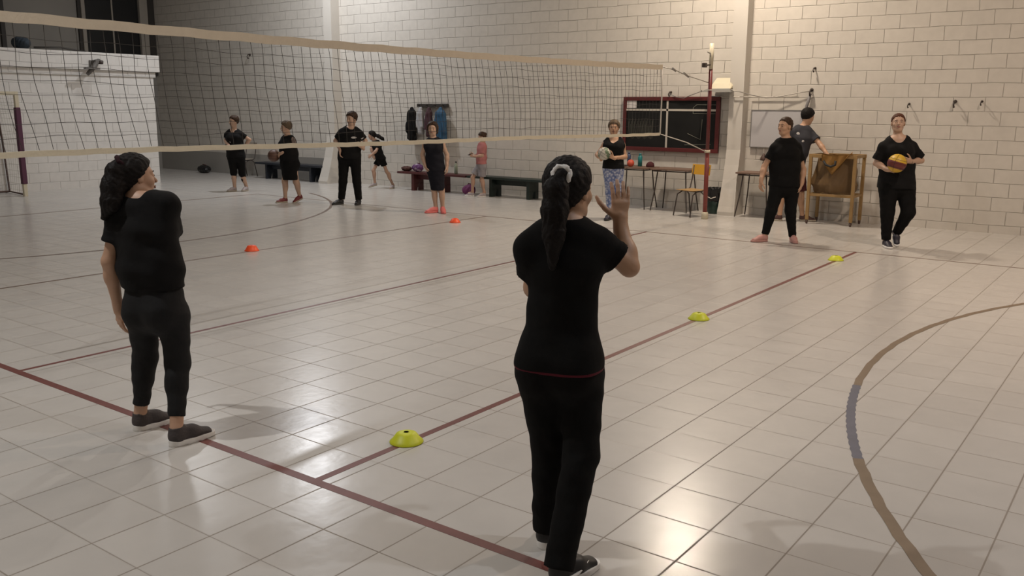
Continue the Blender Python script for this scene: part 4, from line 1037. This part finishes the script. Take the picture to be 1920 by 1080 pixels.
# wall lamp hood, wires and hooks
wl = empty('wall_lamp', (12.12, .22, 2.18), 0, 'cream sheet-metal hood with grey underside mounted on the wall above the chalkboard corner', 'lamp')
mb = MB(); mb.quad_box([(-.30, -.20, -.07), (0, -.20, -.04), (0, .20, -.04), (-.30, .20, -.07), (-.22, -.15, .03), (0, -.19, .13), (0, .19, .13), (-.22, .15, .03)])
bmesh.ops.bevel(mb.bm, geom=list(mb.bm.edges), offset=.01, segments=2, affect='EDGES'); mb.build('hood', M['cream_paint'], wl)
mb = MB(); mb.quad_box([(-.36, -.24, -.12), (-.05, -.20, -.10), (-.05, .30, -.10), (-.36, .34, -.12), (-.30, -.18, -.06), (-.05, -.18, -.05), (-.05, .20, -.05), (-.30, .2, -.06)]); mb.build('underside', mat('grey_underside', (.16, .155, .14), .6), wl)
MB().box(-.05, .03, -.05, .05, -.06, .06, bev=.006).build('bracket', M['metal'], wl)
r_ = MB(); r_.tube([(12.08, 1.28, 2.04), (12.06, 1.13, 1.985), (12.05, .98, 1.965), (12.04, .80, 2.03), (12.02, .62, 2.085), (11.72, .50, 2.09)], .007, 6)
tag(r_.build('wall_wire', M['metal'], None), 'thin wire running from the hook above the chalkboard to the cream hood', 'wire')
r_ = MB(); r_.tube([(11.72, -.03, 2.09), (11.86, -.12, 2.07), (11.88, -.35, 2.01), (12.02, -.52, 1.97), (12.07, -.80, 2.0), (12.09, -1.10, 2.06), (12.10, -1.235, 2.07)], .008, 6)
tag(r_.build('wall_wire', M['metal'], None), 'slack wire running from the cream hood across the pillar to the right hook', 'wire')
r_ = MB(); r_.tube([(12.10, .55, 2.0), (12.10, .10, 1.985), (11.90, -.02, 1.985), (11.90, -.2, 1.985), (12.11, -.24, 1.985), (12.11, -1.05, 1.985)], .009, 6)
tag(r_.build('wall_conduit', M['plaster'], None), 'thin cream conduit running level below the cream hood', 'conduit')
def wall_hook(y, z, s, label):
    mb = MB(); mb.tube([(.05, 0, .02*s), (-.02, 0, .02*s), (-.05, 0, -.02*s), (-.03, .0, -.05*s), (.0, .0, -.045*s)], .010*s, 6); mb.lathe([(0, -.006), (.022*s, -.006), (.022*s, .006), (0, .006)], 12, Matrix.Translation((.045, 0, .02*s)) @ Matrix.Rotation(math.pi/2, 4, 'Y'))
    tag(mb.build('wall_hook', M['metal_dark'], None, (WX-.05, y, z)), label, 'hook')
wall_hook(1.28, 2.05, 1.0, 'dark hook just above the top edge of the chalkboard')
wall_hook(-1.24, 2.07, 1.3, 'dark hook at the right end of the slack wire')
wall_hook(-1.27, 2.42, .9, 'small hook high above the right end of the slack wire')
wall_hook(-2.75, 1.86, .8, 'small dark hook on the wall right of the walking woman\'s head')
wall_hook(-3.39, 1.89, 1.2, 'larger of the two dark hooks on the right part of the wall')
wall_hook(-3.75, 1.90, .8, 'rightmost small dark hook on the block wall')
wall_hook(13.10, 3.02, 1.3, 'dark hook high on the shaded wall near the gallery')
MB_ = MB(); MB_.tube([(12.10, -1.24, 2.04), (12.08, -1.20, 1.85), (12.07, -1.155, 1.62)], [.022, .026, .022], 8)
tag(MB_.build('rolled_strap', mat('grey_strap', (.20, .19, .19), .7), None), 'grey rolled strap hanging from the right hook down behind the whiteboard', 'strap')

# tables
def table(x0, x1, y0, y1, z, label, pos_lbl='table'):
    cx, cy = (x0+x1)/2, (y0+y1)/2; r = empty('folding_table', (cx, cy, 0), 0, label, 'table'); w, d = (x1-x0)/2, (y1-y0)/2
    MB().box(-w, w, -d, d, z-.028, z, bev=.007).build('tabletop', M['wood_dark'], r)
    MB().tube([(-w+.04, -d+.04, z-.045), (w-.04, -d+.04, z-.045), (w-.04, d-.04, z-.045), (-w+.04, d-.04, z-.045)], .011, 8, close=True).build('apron_tube', M['metal_dark'], r)
    for sx in (-1, 1):
        for sy in (-1, 1):
            MB().tube([(sx*(w-.10), sy*(d-.10), z-.035), (sx*(w-.07), sy*(d-.07), z*.5), (sx*(w-.02), sy*(d-.02), .008)], [.011, .011, .010], 8).build('leg', M['metal_dark'], r)
    return r
table(11.50, 12.02, 1.38, 2.10, .75, 'small brown table with dark tube legs holding the two bottles')
table(11.50, 12.02, .56, 1.30, .75, 'small brown table right behind the chair with the yellow backrest')
table(11.55, 12.03, -.86, -.26, .755, 'brown table right of the pillar, half hidden by the woman in black')

def bottle(x, y, h, r_, m, capm, label):
    e = empty('bottle', (x, y, .75), 0, label, 'bottle')
    MB().lathe([(0, 0), (r_, .002), (r_, h*.74), (r_*.7, h*.82), (r_*.5, h*.86), (0, h*.86)], 20).build('bottle_body', m, e)
    MB().lathe([(0, h*.86), (r_*.6, h*.86), (r_*.6, h), (0, h)], 16).build('cap', capm, e)
bottle(11.86, 1.93, .25, .034, mat('slate_blue_bottle', (.055, .075, .14), .35), mat('slate_blue_cap', (.05, .06, .11), .4), 'tall slate blue bottle on the table below the chalkboard')
bottle(11.86, 1.70, .23, .040, mat('teal_bottle', (.02, .20, .20), .35), mat('teal_cap', (.02, .17, .19), .4), 'teal bottle on the table below the chalkboard')
def ball(name, pos, r_, mats, label, seams=True, rot=(0, 0, 0)):
    e = empty(name, pos, 0, label, 'ball'); e.rotation_euler = rot
    mb = MB(); mb.sphere((0, 0, 0), r_, None, 32)
    if len(mats) > 1:
        mb.bm.faces.ensure_lookup_table()
        for f in mb.bm.faces:
            c = f.calc_center_median().normalized()
            f.material_index = mats_idx(c, len(mats))
    mb.build('cover', mats, e)
    if seams:
        mb = MB()
        for ax in range(3):
            for o_ in (-.42, 0, .42) if ax == 2 else (0,):
                rr = r_*math.sqrt(1-o_*o_); pts = []
                for i in range(32):
                    a = 2*math.pi*i/32; v = [rr*math.cos(a), rr*math.sin(a)]; v.insert(ax, o_*r_); pts.append(tuple(v))
                mb.tube(pts, .0022, 4, close=True)
        mb.build('seams', seams if not isinstance(seams, bool) else M['rubber'], e)
    return e
def mats_idx(c, n):
    if n == 2: return 0 if c.z > .12 or c.z < -.62 else 1
    a = int((math.atan2(c.y, c.x)/math.pi*3+3+c.z*1.5)) % 3; return a
ball('orange_ball', (11.62, 1.76, .815), .065, [mat('orange_rubber', (.55, .085, .045), .5)], 'small orange-red ball at the front of the table below the chalkboard', False)
cp = empty('cap', (11.80, 1.46, .752), .6, 'dark cap lying on the table right of the teal bottle', 'cap')
B = Body(); B.ell((0, 0, .02), (.085, .075, .075), k=.02); B.plane((0, 0, .002), (0, 0, -1)); add('crown', B.mesh('crown', .007), CL['maroon'], cp)
B = Body(); B.ell((.09, 0, .008), (.07, .065, .010), k=.02); add('visor', B.mesh('visor', .005), CL['black'], cp)
bg = MB().box(-.06, .06, -.09, .09, 0, .03, bev=.012).build('wallet', mat('grey_fabric', (.12, .11, .11), .8), None, (11.66, 1.98, .75)); tag(bg, 'flat grey pouch on the table beside the orange ball', 'pouch')

# school chairs
def chair(x, y, rz, label, backm, seatm):
    r = empty('school_chair', (x, y, 0), rz, label, 'chair')   # faces its own +y
    B = Body()
    B.ecap((0, -.15, .45), (0, .15, .445), .19, .009, .20, .009, (1, 0, 0), .02); add('seat', B.mesh('seat', .008), seatm, r)
    mb = MB()
    def fn(u, v, t): 
        x_ = (u-.5)*.40; return Vector((x_, -.22-.05*v*.5-.6*(.04-x_*x_)*.7+t, .69+.17*v))
    n_ = 14; vs = [[[mb.bm.verts.new(fn(i/n_, j/3, t)) for t in (0, .012)] for j in range(4)] for i in range(n_+1)]
    for i in range(n_):
        for j in range(3):
            for t in (0, 1): mb.bm.faces.new((vs[i][j][t], vs[i+1][j][t], vs[i+1][j+1][t], vs[i][j+1][t]))
        mb.bm.faces.new((vs[i][0][0], vs[i][0][1], vs[i+1][0][1], vs[i+1][0][0])); mb.bm.faces.new((vs[i][3][0], vs[i][3][1], vs[i+1][3][1], vs[i+1][3][0]))
    for i in (0, n_):
        for j in range(3): mb.bm.faces.new((vs[i][j][0], vs[i][j][1], vs[i][j+1][1], vs[i][j+1][0]))
    mb.build('backrest', backm, r)
    for sx in (-1, 1):
        MB().tube([(sx*.17, -.235, .84), (sx*.17, -.20, .62), (sx*.17, -.16, .47), (sx*.165, -.10, .430), (sx*.165, .06, .425)], .011, 8).build('back_frame', M['metal_dark'], r)
        MB().tube([(sx*.16, -.06, .425), (sx*.175, -.14, .36), (sx*.19, -.21, .01)], .011, 8).build('leg', M['metal_dark'], r)
        MB().tube([(sx*.16, .03, .425), (sx*.175, .14, .37), (sx*.19, .20, .01)], .011, 8).build('leg', M['metal_dark'], r)
    MB().tube([(-.165, .02, .422), (.165, .02, .422)], .010, 8).build('stretcher', M['metal_dark'], r)
    return r
chair(11.20, .36, math.radians(72), 'wooden school chair with a yellow backrest in front of the table, behind the net post', M['yellow_ply'], M['wood_tan'])
chair(11.72, 12.95, math.radians(95), 'brown tube chair against the wall beside the woman in capri leggings', mat('cream_ply', (.30, .26, .21), .6), mat('cream_ply_seat', (.30, .26, .21), .6))

# waste bin
bn = empty('waste_bin', (11.86, .22, 0), 0, 'dark green waste bin with a black liner between the net post and the pillar', 'bin')
MB().lathe([(0, 0), (.105, 0), (.115, .02), (.135, .36), (.125, .36), (.10, .03), (0, .03)], 24).build('bucket', M['bin_green'], bn)
B = Body(); B.cap((0, 0, .24), (0, 0, .40), .140, .150, .02); B.cap((0, 0, .36), (0, 0, .55), .118, .13, .01, 's'); B.plane((0, 0, .45), (0, 0, 1)); B.plane((0, 0, .22), (0, 0, -1)); ev_b = B.ev
B.ev = lambda p, mg: ev_b(p, mg)+(.006*np.sin(p[:, 0]*70+p[:, 2]*30)*np.sin(p[:, 1]*70)).astype(np.float32)
add('liner', B.mesh('liner', .008), M['bag_black'], bn)
MB().tube([(-.14, -.08, .30), (-.152, 0, .27), (-.14, .08, .30)], .008, 6).build('handle', M['cord_white'], bn)

# wooden cart with a canvas bag
ct = empty('canvas_cart', (11.74, -1.86, 0), 0, 'yellowed wooden cart on castors with a sagging brown canvas bag', 'cart')
X_, Y_ = .24, .34
for sx in (-1, 1):
    for sy in (-1, 1):
        MB().box(sx*X_-.022, sx*X_+.022, sy*Y_-.024, sy*Y_+.024, .065, 1.08, bev=.004).build('post', M['cart_wood'], ct)
        e_ = MB(); e_.lathe([(0, -.012), (.028, -.012), (.030, 0), (.028, .012), (0, .012)], 16, Matrix.Translation((sx*X_, sy*Y_, .031)) @ Matrix.Rotation(math.pi/2, 4, 'X'))
        e_.box(sx*X_-.012, sx*X_+.012, sy*Y_-.018, sy*Y_-.013, .03, .066).box(sx*X_-.012, sx*X_+.012, sy*Y_+.013, sy*Y_+.018, .03, .066); e_.build('castor', M['brown_metal'], ct)
for sx in (-1, 1): 
    MB().box(sx*X_-.018, sx*X_+.018, -Y_-.03, Y_+.03, 1.045, 1.10, bev=.004).build('top_rail', M['cart_wood'], ct)
    MB().box(sx*X_-.014, sx*X_+.014, -Y_, Y_, .445, .485, bev=.004).build('lower_rail', M['cart_wood'], ct)
for sy in (-1, 1):
    MB().box(-X_, X_, sy*Y_-.018, sy*Y_+.018, 1.05, 1.10, bev=.004).build('top_rail', M['cart_wood'], ct)
    MB().box(-X_, X_, sy*Y_-.014, sy*Y_+.014, .445, .485, bev=.004).build('lower_rail', M['cart_wood'], ct)
B = Body()
B.ecap((0, 0, 1.02), (0, .02, .62), .30, .20, .34, .215, (0, 1, 0), .03); B.ecap((0, .04, .62), (0, .04, .56), .36, .21, .28, .18, (0, 1, 0), .04)
B.ecap((0, 0, 1.12), (0, 0, .85), .27, .17, .25, .16, (0, 1, 0), .02, 's')
B.plane((0, 0, 1.04), (0, 0, 1)); B.plane((0, 0, .49), (0, 0, -1)); ev_c = B.ev
B.ev = lambda p, mg: ev_c(p, mg)+(.012*np.sin(p[:, 1]*22+p[:, 2]*9)*np.sin(p[:, 2]*13+1)+.004*np.sin(p[:, 1]*60+p[:, 2]*20)).astype(np.float32)
add('canvas_bag', B.mesh('canvas_bag', .010), M['canvas'], ct)
mb = MB()      # ochre cloth folded over the front rail, hanging in a V
def cl(u, v):
    y = .16-u*.46; edge = .30*(1-abs(2*u-.75)**1.0)+.02; z = 1.105-v*edge
    return Vector((-X_-.028-.012*math.sin(u*19+v*4)-.02*v, y, z))
mb.grid(cl, 22, 8); mb.grid(lambda u, v: cl(u, 0)+Vector((v*.14, 0, .006*math.sin(u*19)-.03*v*v)), 22, 4)
bmesh.ops.solidify(mb.bm, geom=list(mb.bm.faces), thickness=.005)
mb.build('draped_cloth', M['canvas_orange'], ct)
st = MB(); st.tube([(11.43, -1.74, 1.0), (11.40, -1.79, .945), (11.39, -1.87, .92), (11.40, -1.93, .95), (11.41, -1.93, 1.01)], .018, 8)
tag(st.build('rubber_strap', M['rubber']), 'black curved strap in the hand of the man at the cart', 'strap')

# futsal goal at the far end
gl = empty('goal', (5.78, 12.03, 0), 0, 'goal with cream posts and purple sleeve standing before the white gallery wall', 'goal')
MB().box(-.035, .035, -.035, .035, 0, 2.02, bev=.004).build('post', M['cream_paint'], gl)
MB().box(-3.035, -2.965, -.035, .035, 0, 2.02, bev=.004).build('post', M['cream_paint'], gl)
MB().box(-2.965, -.035, -.035, .035, 1.95, 2.02, bev=.004).build('crossbar', M['cream_paint'], gl)
MB().box(-.048, .048, -.048, .048, .24, 1.72, bev=.014).build('padded_sleeve', M['purple'], gl)
mb = MB(); mb.tube([(0, 0, 1.98), (-.06, .30, 2.0), (.02, .93, 2.0), (.10, .96, 1.0), (.14, .96, .03), (.0, 0, .03)], .018, 8); mb.build('back_frame', M['brown_metal'], gl)
mb = MB(); mb.tube([(-3, 0, 1.98), (-3.02, .93, 1.98), (-3.05, .96, .03), (-3.0, 0, .03)], .018, 8); mb.build('back_frame', M['brown_metal'], gl)
MB().tube([(-3.05, .96, .03), (.14, .96, .03)], .018, 8).build('ground_bar', M['brown_metal'], gl)
mb = MB()
for i in range(8):
    t = i/8; mb.tube([(0+.02*t, .93*t, 1.98), (.06+.08*t, .94*t, 1.0), (.14*t, .95*t, .05)], .0022, 4, caps=False)
for k in range(15):
    z = .1+k*.128; mb.tube([(0, 0, z), (.10, .50, z-.01), (.10, .94, z)], .0022, 4, caps=False)
for i in range(22):
    x = -i*.14; mb.tube([(x, .93, 1.98), (x, .96, 1.0), (x, .95, .05)], .0022, 4, caps=False)
for k in range(15):
    z = .1+k*.128; mb.tube([(0, .95, z), (-1.5, .98, z), (-3.0, .95, z)], .0022, 4, caps=False)
nt_ = mb.build('goal_net', mat('ivory_net_cord', (.42, .40, .33), .8), gl)

# fixture on the gallery band
GF = mat('dusty_grey_fixture', (.13, .12, .11), .6)
fx = empty('wall_fan', (7.86, GY-.10, 2.62), 0, 'grey bracketed fixture on the white gallery band', 'fixture')
MB().box(-.06, .06, -.03, .0, -.10, .10, bev=.01).build('mount', GF, fx)
MB().tube([(0, -.03, .06), (.10, -.10, .10), (-.06, -.16, -.06), (-.22, -.20, -.20)], [.035, .045, .055, .04], 10).build('arm', GF, fx)
mb = MB().box(-.30, .02, -.30, -.20, -.10, -.07, bev=.01); mb.box(.0, .18, -.16, -.06, .04, .10, bev=.01); mb.build('bracket', GF, fx)
MB().lathe([(0, -.03), (.05, -.03), (.06, .03), (.03, .05), (0, .05)], 16, Matrix.Translation((.13, -.13, .05))).build('head', M['metal_dark'], fx)
lg = MB(); lg.tube([(6.72, 13.05, 2.93), (7.3, 13.1, 2.96), (7.62, 13.1, 2.92), (7.9, 13.2, 2.905)], .018, 6)
tag(lg.build('gallery_pole', M['frame_dark']), 'dark pole lying along the top edge of the gallery', 'pole')

# marker discs
def disc(x, y, m, label, grp, rz=0, r_=.092, h=.055):
    o = MB().lathe([(r_*.16, h), (r_*.36, h), (r_*.60, h*.86), (r_*.86, h*.28), (r_, .004), (r_, 0), (r_*.97, 0), (r_*.84, h*.22), (r_*.58, h*.78), (r_*.38, h-.006), (r_*.16, h-.006), (r_*.16, h)], 36).build('marker_disc', m, None, (x, y, .0016), (0, 0, rz))
    tag(o, label, 'marker disc', grp)
disc(.657, -2.993, M['disc_yellow'], 'nearest yellow marker disc, on the red line in the foreground', 'yellow marker discs on the red attack line')
disc(4.32, -3.005, M['disc_yellow'], 'middle yellow marker disc of the three on the red line', 'yellow marker discs on the red attack line')
disc(8.20, -2.99, M['disc_yellow'], 'farthest yellow marker disc, near the end of the red line', 'yellow marker discs on the red attack line')
disc(4.27, 3.03, M['disc_orange'], 'orange marker disc on the thin line, nearer to the camera', 'orange marker discs beyond the net', r_=.09, h=.07)
disc(8.04, 2.88, M['disc_orange'], 'orange marker disc beside the pink shoes of the woman in the skirt', 'orange marker discs beyond the net', r_=.09, h=.065)

# balls and phone in the hands
def at(key, l):
    G = J[key][0]; c, s_ = math.cos(ROT), math.sin(ROT); return (G[0]+l[0]*c-l[1]*s_, G[1]+l[0]*s_+l[1]*c, l[2])
lea = mat('brown_leather_ball', (.12, .055, .035), .5, .2, 30, .3, 120); whi = mat('white_ball_panel', (.50, .47, .40), .5); grn = mat('green_ball_panel', (.12, .17, .10), .5)
yel = mat('yellow_ball_panel', (.58, .36, .03), .45); mar = mat('maroon_ball_panel', (.14, .025, .02), .45); tanp = mat('tan_ball_panel', (.36, .25, .16), .5)

ball('brown_ball', at('brownball', (-.286, -.06, .874)), .112, [lea], 'brown leather ball held by the woman in the black vest')
ball('white_ball', at('whiteball', (-.177, -.26, 1.078)), .102, [whi, grn, whi], 'white and green ball held by the woman in the tank top', rot=(.5, .3, 0))
ball('yellow_ball', at('yellowball', (-.121, -.285, 1.119)), .118, [yel, mar], 'yellow and maroon ball held by the walking woman', rot=(.25, .1, 0))
ph = MB().box(-.012, .012, -.075, .075, -.004, .004, bev=.003).box(-.036, .036, -.072, .072, -.0045, .0045, bev=.004).build('mobile_phone', M['rubber'], None, at('pinkgirl', tuple((np.array(J['pinkgirl'][1]['haA'])+np.array(J['pinkgirl'][1]['haB']))/2+np.array((-.02, 0, .02)))), (.1, .35, 1.9))
tag(ph, 'dark mobile phone held by the girl in pink', 'phone')
